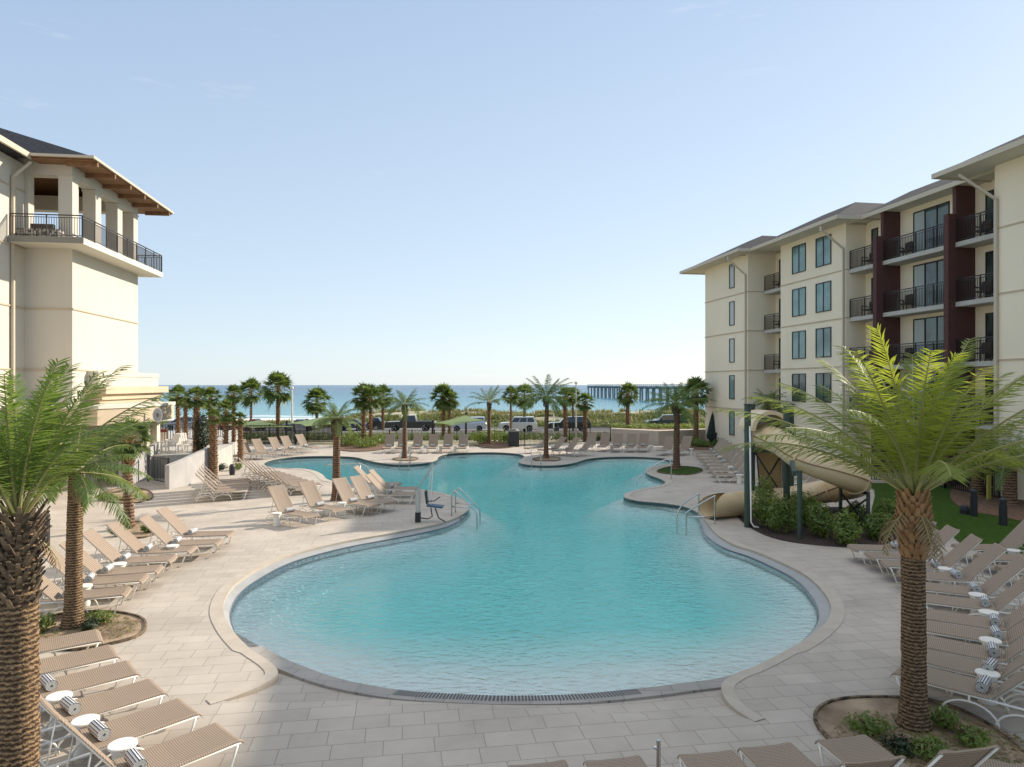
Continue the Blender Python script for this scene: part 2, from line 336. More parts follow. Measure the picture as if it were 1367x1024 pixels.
# walk: shore clockwise, then near edge right-to-left
poolpoly = shore + near[2:-2]
DECKOUT = [(-34,-3),(34,-3),(34,56),(14,58),(8,58.5),(2.5,57),(1.5,55),(-3,54.2),(-7,54.2),(-8.5,52.2),(-12,51.5),(-14.5,55),(-18,57.5),(-34,57.5)]
entryline = [C[-1], C[0]]
holepoly = [Vector((p.x, p.y, 0)) for p in Cout]
deck = sheet('pool_deck', DECKOUT, 0, M['paver'], [holepoly]); struct(deck)
# coping with a real edge
mb = MB(); ribbon(mb, [p+Vector((0,0,.012)) for p in C], [p+Vector((0,0,.012)) for p in Cout])
ribbon(mb, [Vector((p.x,p.y,.012)) for p in Cout], [Vector((p.x,p.y,-.05)) for p in Cout])
low = [Vector((p.x, p.y, ZW-.05)) for p in C]
ribbon(mb, low, [p+Vector((0,0,.012)) for p in C]); struct(mb.build('pool_coping', M['coping'], smooth=False))
# gutter ledge, tile band, walls, floor
mb = MB(); A = C[nL:nR+1]; B = Wi[nL:nR+1]
ribbon(mb, [Vector((p.x,p.y,ZW+.03)) for p in B], [Vector((p.x,p.y,-.05)) for p in A])
struct(mb.build('pool_gutter', M['gutterband']))
mb = MB(); B2 = offset(C, [-(a-.012) if a > .05 else -.004 for a in ins])[nL:nR+1]; B3 = offset(C, [-(a+.03) if a > .05 else -.005 for a in ins])[nL:nR+1]
ribbon(mb, [Vector((p.x,p.y,ZW+.0)) for p in B3], [Vector((p.x,p.y,ZW+.037 if ins[nL+i] > .05 else -.012)) for i, p in enumerate(B2)])
struct(mb.build('water_line_tiles', M['tile']))
def floorz(x, y):
    a = max(0, y - 10.3 - .012*x*x); return -.17 - min(1.15, .085*a + .0105*a*a) + .0
mb = MB(); P = poolpoly; fl = [Vector((p.x, p.y, -1.5)) for p in P]
ribbon(mb, fl, P, True)
M['poolwall'] = mat('pool_plaster', (.74,.90,.86), .7, (.86,.96,.92), .35)
struct(mb.build('pool_wall', M['poolwall']))
mb = MB(); xs = [-14+.5*i for i in range(60)]; ys = [9.5+.6*j for j in range(73)]
vs = [(x, y, floorz(x, y)) for y in ys for x in xs]; n = len(xs)
mb.add(vs, [(j*n+i, j*n+i+1, (j+1)*n+i+1, (j+1)*n+i) for j in range(len(ys)-1) for i in range(n-1)])
v2, t2 = cdt(offset(P, .1, True), [], 0, [(x+.013, y+.017) for y in ys for x in xs])
def edist(x, y):
    b = 9e9
    for a, c in zip(P, P[1:] + P[:1]):
        if abs(a.x-x) > 3.2 or abs(a.y-y) > 3.2: continue
        dx = c.x-a.x; dy = c.y-a.y; L2 = dx*dx+dy*dy
        t = max(0, min(1, ((x-a.x)*dx+(y-a.y)*dy)/L2)) if L2 > 1e-9 else 0; q = (a.x+t*dx-x)**2+(a.y+t*dy-y)**2
        if q < b: b = q
    return sqrt(b) if b < 8e9 else 3
def fz2(x, y):
    e = min(1, edist(x, y)/2.6); e = e*e*(3-2*e); return -.17 + (floorz(x, y)+.17)*(.10+.90*e)
mb = MB(); mb.add([(p[0], p[1], fz2(p[0], p[1])) for p in v2], t2)
struct(mb.build('pool_floor', M['poolwall'], smooth=True))
# entry ramp sloping into the water
ringL = [Vector((p.x,p.y,0)) for p in C[:nL+8]]; ringR = [Vector((p.x,p.y,0)) for p in C[nR-8:]]
for i, p in enumerate(ringL): p.z = -.15 * min(1, i/(nL*.8))
for i, p in enumerate(ringR): p.z = -.15 * min(1, (len(ringR)-1-i)/(5*len(TRp)*.8))
nn = [Vector((p.x,p.y,ZW-.02)) for p in near]
ent = ringL + list(reversed(nn)) + ringR
mbv, tr = cdt(ent, [], 0)
zz = {(round(p.x,4), round(p.y,4)): p.z for p in ent}
mb = MB(); mb.add([(v[0], v[1], zz.get((round(v[0],4), round(v[1],4)), 0)) for v in mbv], tr)
struct(mb.build('pool_entry_ramp', M['paver']))
# underwater continuation of the ramp
mb = MB(); o2 = offset(nn, .0); o3 = [Vector((p.x, p.y+.9, floorz(p.x, p.y+.9)+.0)) for p in nn]
ribbon(mb, nn, o3); struct(mb.build('beach_entry_slope', M['gutterband']))
# slotted drain grate along the entry edge
gz = (Vector((0,0,.012)), Vector((0,0,.06)))
mb = MB(); a = near; b = offset(near, .40); ribbon(mb, [p+gz[0] for p in a], [p+gz[1] for p in b]); ribbon(mb, [p+gz[1] for p in b], [p-gz[1]*2 for p in b]); struct(mb.build('drain_channel', M['wetpaver']))
gz = (gz[0], gz[0].lerp(gz[1], .65)); gr = [p for p in near if abs(p.x) < 2.0]; mb = MB(); a = gr; b = offset(gr, .26)
for i in range(len(gr)-1):
    L = (a[i+1]-a[i]).length; n = max(1, round(L/.05))
    for k in range(n):
        t0, t1 = k/n, (k+.5)/n
        q = [a[i].lerp(a[i+1], t0)+gz[0], a[i].lerp(a[i+1], t1)+gz[0], b[i].lerp(b[i+1], t1)+gz[1], b[i].lerp(b[i+1], t0)+gz[1]]
        mb.add([p + Vector((0,0,.004)) for p in q], [(0,1,2,3)])
struct(mb.build('drain_grate', M['blackpl']))
# water
def water_mat():
    m = bpy.data.materials.new('pool_water'); m.use_nodes = True; t = m.node_tree; t.nodes.clear()
    o = t.nodes.new('ShaderNodeOutputMaterial'); tr = t.nodes.new('ShaderNodeBsdfTransparent'); gl = t.nodes.new('ShaderNodeBsdfGlossy')
    gl.inputs['Roughness'].default_value = .02; fr = t.nodes.new('ShaderNodeFresnel'); fr.inputs[0].default_value = 1.33
    mi = t.nodes.new('ShaderNodeMixShader'); g = t.nodes.new('ShaderNodeTexCoord'); q = t.nodes.new('ShaderNodeMapping'); q.inputs['Scale'].default_value = (1, 1.9, 1); q.inputs['Rotation'].default_value = (0,0,radians(12))
    n = t.nodes.new('ShaderNodeTexNoise'); n.inputs['Scale'].default_value = 4.2; n.inputs['Detail'].default_value = 4; n.inputs['Distortion'].default_value = .6
    bu = t.nodes.new('ShaderNodeBump'); bu.inputs['Strength'].default_value = .5; bu.inputs['Distance'].default_value = .125
    t.links.new(g.outputs['Object'], q.inputs[0]); t.links.new(q.outputs[0], n.inputs['Vector']); t.links.new(n.outputs[0], bu.inputs['Height'])
    t.links.new(bu.outputs[0], gl.inputs['Normal']); t.links.new(bu.outputs[0], fr.inputs['Normal'])
    t.links.new(fr.outputs[0], mi.inputs[0]); t.links.new(tr.outputs[0], mi.inputs[1]); t.links.new(gl.outputs[0], mi.inputs[2]); t.links.new(mi.outputs[0], o.inputs[0])
    va = t.nodes.new('ShaderNodeVolumeAbsorption'); va.inputs[0].default_value = (.06,.90,.885,1); va.inputs[1].default_value = .31
    t.links.new(va.outputs[0], o.inputs[1]); return m
wv, wt = cdt(P, [], ZW); mb = MB(); nv = len(wv)
mb.add(wv + [(p[0], p[1], -2.0) for p in wv], wt + [tuple(i+nv for i in reversed(f)) for f in wt])
npnt = len(P); edge = {}
for f in wt:
    for i in range(3):
        e = (f[i], f[(i+1) % 3]); edge[e] = 1
side = [(b, a, a+nv, b+nv) for (a, b) in edge if (b, a) not in edge]
mb.f += side; mb.m += [0]*len(side)
wat = mb.build('pool_water', water_mat()); struct(wat)

# ---------------------------------------------------------------- land, road, beach, sea
def sm(a, b, x): t = max(0, min(1, (x-a)/(b-a))); return t*t*(3-2*t)
def terr(x, y):
    if y < 57: return -.06
    gap = sm(-22, -31, x*110/max(y, 1) if y > 60 else x)
    crest = .42*(1-gap) + -1.45*gap + (vnoise(x*.12, y*.1)-.5)*.7 + (vnoise(x*.5, y*.5)-.5)*.25
    if y < 80: return -.06 - .7*sm(60, 78, y)
    if y < 91: return -.78
    if y < 110: return -.78 + (crest+.78)*sm(91, 109, y)
    if y < 128: return crest + (-1.7-crest)*sm(111, 128, y)
    if y < 205: return -1.7 - 3.4*(y-128)/77
    return -5.1 - (y-205)*.02
ys = [-40,-6,50] + [57+i*1.0 for i in range(72)] + [130,135,140,150,160,170,180,190,200,210,230,260,320]
xs = [-400,-300,-220,-170] + [-140+2.2*i for i in range(128)] + [170,220,300,400]
mb = MB(); n = len(xs)
vs = [(x, y, terr(x, y)) for y in ys for x in xs]; fs = []
for j in range(len(ys)-1):
    for i in range(n-1):
        if ys[j] < 50 and xs[i+1] > -33 and xs[i] < 33: continue
        fs.append((j*n+i, j*n+i+1, (j+1)*n+i+1, (j+1)*n+i))
mb.add(vs, fs)
gm = mat('dune_ground', (.42,.35,.24), 1, (.10,.11,.04), .35, .6, 6, detail=8)
t = gm.node_tree; b = t.nodes['Principled BSDF']; rmp = [x for x in t.nodes if x.type == 'VALTORGB'][0]
rmp.color_ramp.elements[0].color = (.11,.12,.045,1); rmp.color_ramp.elements[1].color = (.52,.45,.32,1)
geo = t.nodes.new('ShaderNodeNewGeometry'); sx = t.nodes.new('ShaderNodeSeparateXYZ'); mr = t.nodes.new('ShaderNodeMapRange'); mr.inputs[1].default_value = 112; mr.inputs[2].default_value = 121
mm = t.nodes.new('ShaderNodeMix'); mm.data_type = 'RGBA'; mm.inputs[7].default_value = (.72,.66,.56,1)
t.links.new(geo.outputs['Position'], sx.inputs[0]); t.links.new(sx.outputs[1], mr.inputs[0]); t.links.new(mr.outputs[0], mm.inputs[0]); t.links.new(rmp.outputs[0], mm.inputs[6]); t.links.new(mm.outputs[2], b.inputs['Base Color'])
struct(mb.build('ground', gm, smooth=True))
def rect(x0, x1, y0, y1): return [(x0,y0),(x1,y0),(x1,y1),(x0,y1)]
struct(sheet('road', rect(-200,200,80.2,89), -.74, M['asphalt']))
mb = MB(); mb.box(-200,200,79.6,80.2,-1,-.60); struct(mb.build('kerb', M['kerb']))
mb = MB(); mb.box(-200,200,89,89.3,-1,-.60); struct(mb.build('far_kerb', M['kerb']))
struct(sheet('road_marking', rect(-200,200,85.2,85.32), -.735, M['white']))
def sea_mat():
    m = bpy.data.materials.new('sea'); m.use_nodes = True; t = m.node_tree; b = t.nodes['Principled BSDF']; b.inputs['Roughness'].default_value = .22
    geo = t.nodes.new('ShaderNodeNewGeometry'); sx = t.nodes.new('ShaderNodeSeparateXYZ')
    r = t.nodes.new('ShaderNodeValToRGB'); mr = t.nodes.new('ShaderNodeMapRange'); mr.inputs[1].default_value = 190; mr.inputs[2].default_value = 1600
    n0 = t.nodes.new('ShaderNodeTexNoise'); n0.inputs['Scale'].default_value = .01; n0.inputs['Detail'].default_value = 3
    q0 = t.nodes.new('ShaderNodeMapping'); q0.inputs['Scale'].default_value = (.3, 1.5, 1)
    ad = t.nodes.new('ShaderNodeMath'); ad.operation = 'MULTIPLY_ADD'; ad.inputs[1].default_value = 90
    e = r.color_ramp.elements; e[0].position = 0; e[0].color = (.30,.48,.45,1); e[1].position = 1; e[1].color = (.012,.085,.155,1)
    k = e.new(.05); k.color = (.14,.34,.36,1); k = e.new(.16); k.color = (.055,.215,.27,1); k = e.new(.40); k.color = (.02,.14,.21,1)
    t.links.new(geo.outputs['Position'], sx.inputs[0]); t.links.new(geo.outputs['Position'], q0.inputs[0]); t.links.new(q0.outputs[0], n0.inputs['Vector'])
    t.links.new(n0.outputs[0], ad.inputs[0]); t.links.new(sx.outputs[1], ad.inputs[2]); t.links.new(ad.outputs[0], mr.inputs[0]); t.links.new(mr.outputs[0], r.inputs[0])
    # breaking foam near the beach
    q = t.nodes.new('ShaderNodeMapping'); q.inputs['Scale'].default_value = (.035, .22, 1); n = t.nodes.new('ShaderNodeTexNoise'); n.inputs['Scale'].default_value = 1; n.inputs['Detail'].default_value = 5
    f1 = t.nodes.new('ShaderNodeMapRange'); f1.inputs[1].default_value = 285; f1.inputs[2].default_value = 200; mu = t.nodes.new('ShaderNodeMath'); mu.operation = 'MULTIPLY'
    rr = t.nodes.new('ShaderNodeValToRGB'); rr.color_ramp.elements[0].position = .42; rr.color_ramp.elements[1].position = .55
    t.links.new(geo.outputs['Position'], q.inputs[0]); t.links.new(q.outputs[0], n.inputs['Vector']); t.links.new(sx.outputs[1], f1.inputs[0]); t.links.new(n.outputs[0], mu.inputs[0]); t.links.new(f1.outputs[0], mu.inputs[1]); t.links.new(mu.outputs[0], rr.inputs[0])
    x = t.nodes.new('ShaderNodeMix'); x.data_type = 'RGBA'; x.inputs[7].default_value = (.78,.80,.78,1)
    t.links.new(rr.outputs[0], x.inputs[0]); t.links.new(r.outputs[0], x.inputs[6]); t.links.new(x.outputs[2], b.inputs['Base Color'])
    q2 = t.nodes.new('ShaderNodeMapping'); q2.inputs['Scale'].default_value = (.10, .30, 1); n2 = t.nodes.new('ShaderNodeTexNoise'); n2.inputs['Scale'].default_value = 1; n2.inputs['Detail'].default_value = 6; n2.inputs['Roughness'].default_value = .6
    bu = t.nodes.new('ShaderNodeBump'); bu.inputs['Strength'].default_value = 1; bu.inputs['Distance'].default_value = 2.2
    t.links.new(geo.outputs['Position'], q2.inputs[0]); t.links.new(q2.outputs[0], n2.inputs['Vector']); t.links.new(n2.outputs[0], bu.inputs['Height']); t.links.new(bu.outputs[0], b.inputs['Normal'])
    return m
mb = MB(); mb.add([(-40000,150,-4.6),(40000,150,-4.6),(40000,60000,-4.6),(-40000,60000,-4.6)], [(0,1,2,3)])
struct(mb.build('sea', sea_mat()))
# lawn, beds, path on the right
lawn = [G(1160,650), G(1165,690), G(1215,690), G(1262,712), G(1367,748), Vector((22,16,0)), Vector((22,31,0)), Vector((16.5,34,0)), Vector((13.3,33,0))]
struct(sheet('lawn', [(p.x, p.y) for p in spline(lawn, 5, True)], .03, M['lawn']))
sb = [G(1268,662), G(1285,680), G(1330,690), G(1400,697), G(1400,650), G(1320,640), G(1280,648)]
struct(sheet('straw_bed', [(p.x, p.y) for p in spline(sb, 5, True)], .045, M['mulch']))
mbp = [G(985,688), G(1000,704), G(1030,718), G(1070,726), G(1130,731), G(1172,730), G(1200,716), G(1190,695), G(1130,678), G(1060,680), G(1010,680)]
struct(sheet('mulch_bed', [(p.x, p.y) for p in spline(mbp, 5, True)], .02, M['mulchdk']))
mb = MB()
def bed(name, pts, m, z=.025, edge=True):
    p = spline([G(*q) for q in pts], 8, True); struct(sheet(name, [(a.x, a.y) for a in p], z, m))
    if edge:
        e = MB(); o = offset(p, -.04, True)
        if (p[0]-sum(p, Vector((0,0,0)))/len(p)).length > (o[0]-sum(p, Vector((0,0,0)))/len(p)).length: o = offset(p, .04, True)
        top = Vector((0,0,z+.03)); bot = Vector((0,0,-.01))
        ribbon(e, [a+top for a in p], [a+top for a in o], True); ribbon(e, [a+bot for a in o], [a+top for a in o], True); ribbon(e, [a+top for a in p], [a+bot for a in p], True)
        struct(e.build('bed_edging', M['bootdk']))
bed('palm_bed', [(40,862),(60,829),(100,820),(150,819),(185,826),(193,838),(183,850),(150,860),(100,868)], M['sand'])
bed('palm_bed', [(1090,962),(1100,945),(1130,936),(1180,934),(1240,938),(1290,955),(1340,985),(1385,1030),(1340,1040),(1250,1040),(1160,1020),(1110,990)], M['sand'])
bed('palm_bed', [(155,712),(150,703),(175,697),(210,702),(205,714),(180,719)], M['sand'])
bed('palm_bed', [(137,660),(165,652),(195,655),(203,665),(180,672),(145,670)], M['sand'])
bed('palm_bed', [(525,613),(540,610),(557,612),(552,615),(532,615)], M['sand'])
bed('palm_bed', [(712,613),(729,610),(747,612),(742,615.5),(718,615.5)], M['sand'])
bed('palm_bed', [(878,629),(900,623),(930,625),(937,629),(920,634),(890,633)], M['lawn'])
bed('planting_bed', [(452,600),(458,594),(480,590),(512,592),(517,598),(500,602),(470,603)], M['mulch'], .03)
bed('planting_bed', [(638,596),(645,591),(665,590),(688,592),(686,597),(660,599)], M['mulch'], .03)
bed('planting_bed', [(915,601),(925,594),(950,592),(985,594),(975,602),(945,604)], M['mulch'], .03)
# ---------------------------------------------------------------- right-hand hotel wing
SR = .165; NR = sqrt(1+SR*SR); OR_ = Vector((16.2, 56.6, 0))      # local x: away from the pool, local y: towards the sea
hw = empty('hotel_wing', OR_, atan2(SR, 1), 'cream five-storey hotel wing with maroon brick piers on the right of the pool', 'building')
ov = (OR_.x + SR*OR_.y)/NR; ou = (OR_.y - SR*OR_.x)/NR
def lv(w): return w/NR - ov                      # facade plane value -> local x
def lu(w, D): X = w - SR*D; return (D - SR*X)/NR - ou
def pu(px, w): return lu(w, w/(K(px)+SR))        # local y where picture column px meets facade plane w
def pd(px, w): return w/(K(px)+SR)
FL = [0, 3.0, 5.85, 8.7, 11.52]; EV = 14.4
WB = 27.5
def wallblock(w, D0, D1, depth=12, z1=EV-.12, name='wall', z0=-.1):   # D0 near end, D1 sea end
    m = MB(); y0, y1 = lu(w, D0), lu(w, D1); m.box(lv(w), lv(w)+depth, y0, y1, z0, z1)
    o = m.build(name, M['stucco'], hw)
    s = MB()
    for z in FL[1:]:
        s.box(lv(w)-.045, lv(w)-.002, y0-.04, y1+.04, z+.0, z+.06); s.box(lv(w)-.04, lv(w)+1.9, y0-.045, y0-.002, z, z+.06)
    s.build('string_course', M['trim'], o); return y0, y1
B1 = wallblock(25.3, 50.05, 57.0); B2 = wallblock(26.2, 40.5, 47.4); B4 = wallblock(25.85, 4, 30)
m = MB(); m.box(lv(WB), lv(WB)+10, B4[1]-.5, B1[0]+.5, -.1, EV-.13); m.build('wall', M['stucco'], hw)
wr_ = random.Random(5)
def window(w, ya, yb, z0, z1, mull=1, pane='glasscurt', rnd=None):
    if pane == 'glass': pane = wr_.choice(['glass','glass','glassB','glassC'])
    x = lv(w); f = MB(); t = .055
    f.box(x-.05, x+.05, ya, yb, z0, z0+t); f.box(x-.05, x+.05, ya, yb, z1-t, z1); f.box(x-.05, x+.05, ya, ya+t, z0+t, z1-t); f.box(x-.05, x+.05, yb-t, yb, z0+t, z1-t)
    for k in range(mull):
        c = ya + (yb-ya)*(k+1)/(mull+1); f.box(x-.045, x+.05, c-t/2, c+t/2, z0+t, z1-t)
    o = f.build('window', M['bronze'], hw)
    g = MB(); g.box(x-.012, x+.05, ya+t, yb-t, z0+t, z1-t); g.build('pane', M[pane], o); return o
for i, z in enumerate([1.0, 3.72, 6.5, 9.3, 12.12]):
    window(25.3, pu(980.7, 25.3), pu(974, 25.3), z, z+1.82, 0, 'glasscurt' if i > 1 else 'glass')
    if i:
        window(26.2, pu(1076, 26.2), pu(1058, 26.2), z, z+1.82, 1, 'glass' if i != 1 else 'glassdark'); window(26.2, pu(1110, 26.2), pu(1089.5, 26.2), z, z+1.82, 1, 'glass' if i > 1 else 'glassdark')
def doors(ya, yb, z, n=2):
    window(WB, ya, yb, z+.12, z+2.45, n, 'glassdark')
    x = lv(WB); g = MB(); k = (yb-ya)/(n+1)
    pts = [yb - k*1.0 + (k*.98)*j/24 for j in range(25)]
    for a, b, q in zip(pts[:-1], pts[1:], range(24)): g.add([(x-.018-.006*(q%2), a, z+.18),(x-.018-.006*((q+1)%2), b, z+.18),(x-.018-.006*((q+1)%2), b, z+2.38),(x-.018-.006*(q%2), a, z+2.38)], [(0,1,2,3)])
    g.build('curtain', M['glasscurt'], hw)
def railing(mb, pts, z, h=1.07, gap=.11, post=1.3, top=.045, bal=.014):
    for a, b in zip(pts[:-1], pts[1:]):
        a = Vector((a[0], a[1], z)); b = Vector((b[0], b[1], z)); L = (b-a).length; up = Vector((0,0,1))
        mb.beam(a+up*h, b+up*h, top+.015, top); mb.beam(a+up*(h-.11), b+up*(h-.11), .03); mb.beam(a+up*.09, b+up*.09, .03)
        n = max(1, round(L/gap))
        for i in range(1, n): p = a.lerp(b, i/n); mb.beam(p+up*.09, p+up*(h-.11), bal*1.3)
        n = max(1, round(L/post))
        for i in range(n+1): p = a.lerp(b, i/n); mb.beam(p, p+up*h, .045)
WR = 26.45
def chair_mb(mb, x, y, z, r, s=1):
    c, n = cos(r), sin(r)
    def T(a, b, h): return (x+(a*c-b*n)*s, y+(a*n+b*c)*s, z+h*s)
    for a, b in ((-.25,-.25),(.25,-.25),(-.25,.25),(.25,.25)): mb.beam(T(a,b,0), T(a,b,.62 if b < 0 else .62), .035)
    mb.beam(T(0,-.27,.40), T(0,.27,.40), .52, .06); mb.beam(T(.27,0,.42), T(.34,0,.92), .5, .05)
    mb.beam(T(-.27,-.27,.63), T(.27,-.27,.63), .05); mb.beam(T(-.27,.27,.63), T(.27,.27,.63), .05)
def balcony(ya, yb, z, ends=(True, True), chairs=True, fl=0):
    x0 = lv(WR); x1 = lv(WB)
    s = MB(); s.box(x0-.06, x1+.02, ya+.02, yb-.02, z-.20, z+.02); o = s.build('balcony', M['slab'], hw)
    r = MB(); P = [(x0, ya+.03), (x0, yb-.03)]
    railing(r, P, z+.02); r.build('railing', M['bronze'], o)
    if chairs:
        for k, yy in enumerate([ya+.75, yb-.85] if yb-ya > 2.2 else [(ya+yb)/2-.2]):
            c = MB(); chair_mb(c, x0+.62, yy, z+.02, .3 if k else -.4); c.build('balcony_chair', M['wicker'], o)
P1, P2 = pd(1202, WB), pd(1302, WB)
yP1, yP2 = lu(WB, P1), lu(WB, P2)
for i, z in enumerate(FL):
    if i == 0: continue
    balcony(B2[1], pu(1020.6, WR), z)
    balcony(yP1+.22, B2[0], z); balcony(yP2+.22, yP1, z); balcony(B4[1], yP2, z)
for i, z in enumerate(FL):
    window(WB, pu(1172.5, WB), pu(1164, WB), z+.12, z+2.3, 0, 'glassdark')
    doors(pu(1268, WB), pu(1220, WB), z); window(WB, pu(1327, WB), pu(1316.5, WB), z+.12, z+2.3, 0, 'glassdark')
    window(WB, (B2[1]+B1[0])/2-.5, (B2[1]+B1[0])/2+.9, z+.12, z+2.3, 0, 'glassdark')
for y, q in ((yP1, 0), (yP2, 1)):
    m = MB(); m.box(lv(WR)-.0, lv(WB), y, y+.22, -.1, EV-.14); o = m.build('brick_partition', M['brick'], hw)
    m = MB(); m.box(lv(26.0), lv(WR)-.003, y-.03, y+.26, -.1, 12.9); m.build('brick_pier', M['brick2'] if 'brick2' in M else M['brick'], hw)
def hip(w, D0, D1, dep, rise, z=EV, ins=4.0, name='roof', hip0=True, hip1=True):
    x0 = lv(w); x1 = x0+dep; y0, y1 = lu(w, D0), lu(w, D1); mb = MB(); xm = x0+ins; xn = x1-ins
    a = y0+(ins if hip0 else 0); b = y1-(ins if hip1 else 0)
    mb.add([(x0,y0,z),(x1,y0,z),(x1,y1,z),(x0,y1,z),(xm,a,z+rise),(xn,a,z+rise),(xn,b,z+rise),(xm,b,z+rise)],
           [(0,1,5,4),(1,2,6,5),(2,3,7,6),(3,0,4,7),(4,5,6,7)])
    o = mb.build(name, M['shingle'], hw)
    g = MB(); h = .2
    g.box(x0-.10,x0-.005,y0-.1,y1+.1,z-h,z+.02); g.box(x0-.005,x1,y0-.1,y0-.005,z-h,z+.02); g.box(x0-.005,x1,y1+.005,y1+.1,z-h,z+.02)
    g.build('gutter', M['gutter'], o)
    s = MB(); s.box(x0, x1-.1, y0, y1, z-.12, z-.01); s.build('soffit', M['soffit'], o)
hip(24.0, 48.72, 58.7, 11, 1.9); hip(24.85, 39.15, 50.3, 11, 1.95, EV-.005); hip(26.35, 30.5, 40.4, 10, 1.9, EV-.011, hip1=False); hip(24.5, 2.8, 31.6, 11, 1.95, EV+.012)
def downpipe(w, px, x_e, z=EV-.25):
    y = pu(px, w); x = lv(w)-.09; m = MB()
    m.beam((x,y,0), (x,y,z-1.35), .11, .09); m.beam((x,y,z-1.35), (x_e+.05,y+.3,z-.25), .11, .09); m.beam((x_e+.05,y+.3,z-.3), (x_e+.05,y+.3,z), .16, .14)
    m.build('downpipe', M['gutter'], hw)
downpipe(25.3, 996.5, lv(24.0)); downpipe(26.2, 1127.5, lv(24.85)); 
y = B4[1]-.15; m = MB(); x = lv(25.85)-.09; m.beam((x,y,0),(x,y,EV-1.6),.13,.1); m.beam((x,y,EV-1.6),(lv(24.5)+.05,y+.7,EV-.4),.13,.1); m.build('downpipe', M['gutter'], hw)

# ---------------------------------------------------------------- left hotel tower
SL = .137; NL_ = sqrt(1+SL*SL); OL = Vector((-20.94, 33.0, 0))
lt = empty('hotel_tower', OL, atan2(SL, 1), 'cream hotel tower with open roof pavilion and balcony on the left of the pool', 'building')
olv = (OL.x + SL*OL.y)/NL_; olu = (OL.y - SL*OL.x)/NL_
def av(w): return w/NL_ - olv
def au(w, D): X = w - SL*D; return (D - SL*X)/NL_ - olu
def apu(px, w): return au(w, w/(K(px)+SL))
W0, W1 = -16.42, -18.53
yN, yF = au(W0, 33.0), au(W0, 40.75); xL = -10.0; ZB = 11.27; xw = av(W1)
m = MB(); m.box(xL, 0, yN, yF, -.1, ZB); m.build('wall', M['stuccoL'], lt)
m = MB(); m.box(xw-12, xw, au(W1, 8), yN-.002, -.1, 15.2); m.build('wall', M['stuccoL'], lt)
m = MB()
for z in (2.8, 5.53, 8.42, 11.2, 13.9):
    if z < 11: m.box(-.002, .05, yN-.05, yF+.03, z-.032, z+.032); m.box(xw, .05, yN-.05, yN-.002, z-.032, z+.032)
    m.box(xw+.002, xw+.05, au(W1, 8), yN-.06, z-.032, z+.032)
m.build('string_course', M['trim'], lt)
# balcony slab
m = MB(); xo = av(-15.3); yo = au(-15.3, 31.75); yz = au(-15.3, 41.75)
m.box(xw+.05, xo, yo, yN-.002, ZB, ZB+.28); m.box(.002, xo, yN-.002, yz, ZB, ZB+.28); m.box(xL, .002, yF, yz, ZB, ZB+.28)
b0 = m.build('balcony', M['soffit'], lt)
m = MB(); m.box(xw+.05, xo+.025, yo-.025, yo-.002, ZB+.02, ZB+.30); m.build('fascia', M['slabdark'], b0)
m = MB(); railing(m, [(xw+.1, yo+.05), (xo-.06, yo+.05), (xo-.06, yz-.06)], ZB+.28, 1.02); m.build('railing', M['bronze'], b0)
m = MB(); railing(m, [(xL+.2, yz-.06), (xo-.06, yz-.06)], ZB+.28, 1.02, gap=.14); m.build('railing', M['bronze'], b0)
m = MB(); m.box(xL, -.01, yN+.01, yF-.01, ZB, ZB+.27); m.build('terrace_floor', M['slab'], lt)
# columns
CZ = 14.78; cy = [yN, au(W0, 35.4), au(W0, 38.0), yF-.62]
for i, y in enumerate(cy):
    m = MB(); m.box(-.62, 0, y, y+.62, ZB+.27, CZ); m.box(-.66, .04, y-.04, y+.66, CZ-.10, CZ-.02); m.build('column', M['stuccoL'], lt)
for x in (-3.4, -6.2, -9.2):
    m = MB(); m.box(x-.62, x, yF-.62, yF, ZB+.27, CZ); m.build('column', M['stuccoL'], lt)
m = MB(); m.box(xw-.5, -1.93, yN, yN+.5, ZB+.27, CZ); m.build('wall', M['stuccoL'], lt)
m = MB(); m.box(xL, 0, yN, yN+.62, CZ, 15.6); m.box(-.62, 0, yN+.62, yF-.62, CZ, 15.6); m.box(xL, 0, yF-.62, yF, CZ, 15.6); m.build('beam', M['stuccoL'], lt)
m = MB(); m.box(-9.5, -6.0, yF-2.6, yF-2.5, ZB+.3, 12.4); m.build('railing', M['bronze'], lt)
# hip roof of the pavilion
ex = av(-15.05); ya = au(-15.05, 32.15); yb = au(-15.05, 42.55); ym = (ya+yb)/2; xr = ex-6.9; EZ = 15.4; RZ = 18.35
m = MB(); m.add([(ex,ya,EZ),(ex,yb,EZ),(xr,ym,RZ),(xL-6,ym,RZ),(xL-6,ya,EZ),(xL-6,yb,EZ)], [(0,1,2),(0,2,3,4),(1,5,3,2),(4,3,5)]); ro = m.build('roof', M['shingle'], lt)
m = MB(); d = .16; m.add([(ex,ya,EZ-d),(ex,yb,EZ-d),(xr,ym,RZ-d),(xL-6,ym,RZ-d),(xL-6,ya,EZ-d),(xL-6,yb,EZ-d)], [(2,1,0),(4,3,2,0),(2,3,5,1)]); m.build('soffit_boards', M['wood'], ro)
m = MB(); m.box(ex-.005, ex+.09, ya-.09, yb+.09, EZ-.09, EZ+.03); m.box(xw+.6, ex-.005, ya-.09, ya, EZ-.09, EZ+.03); m.box(xL, ex-.005, yb, yb+.09, EZ-.09, EZ+.03); m.build('gutter', M['gutter'], ro)
m = MB(); m.box(-.30, ex-.01, ya+.01, yb-.01, EZ-.13, EZ-.07); m.box(xw+.65, -.30, ya+.01, yN+.3, EZ-.13, EZ-.07); m.box(xL, -.30, yF-.3, yb-.01, EZ-.13, EZ-.07); m.build('soffit_boards', M['wood'], ro)
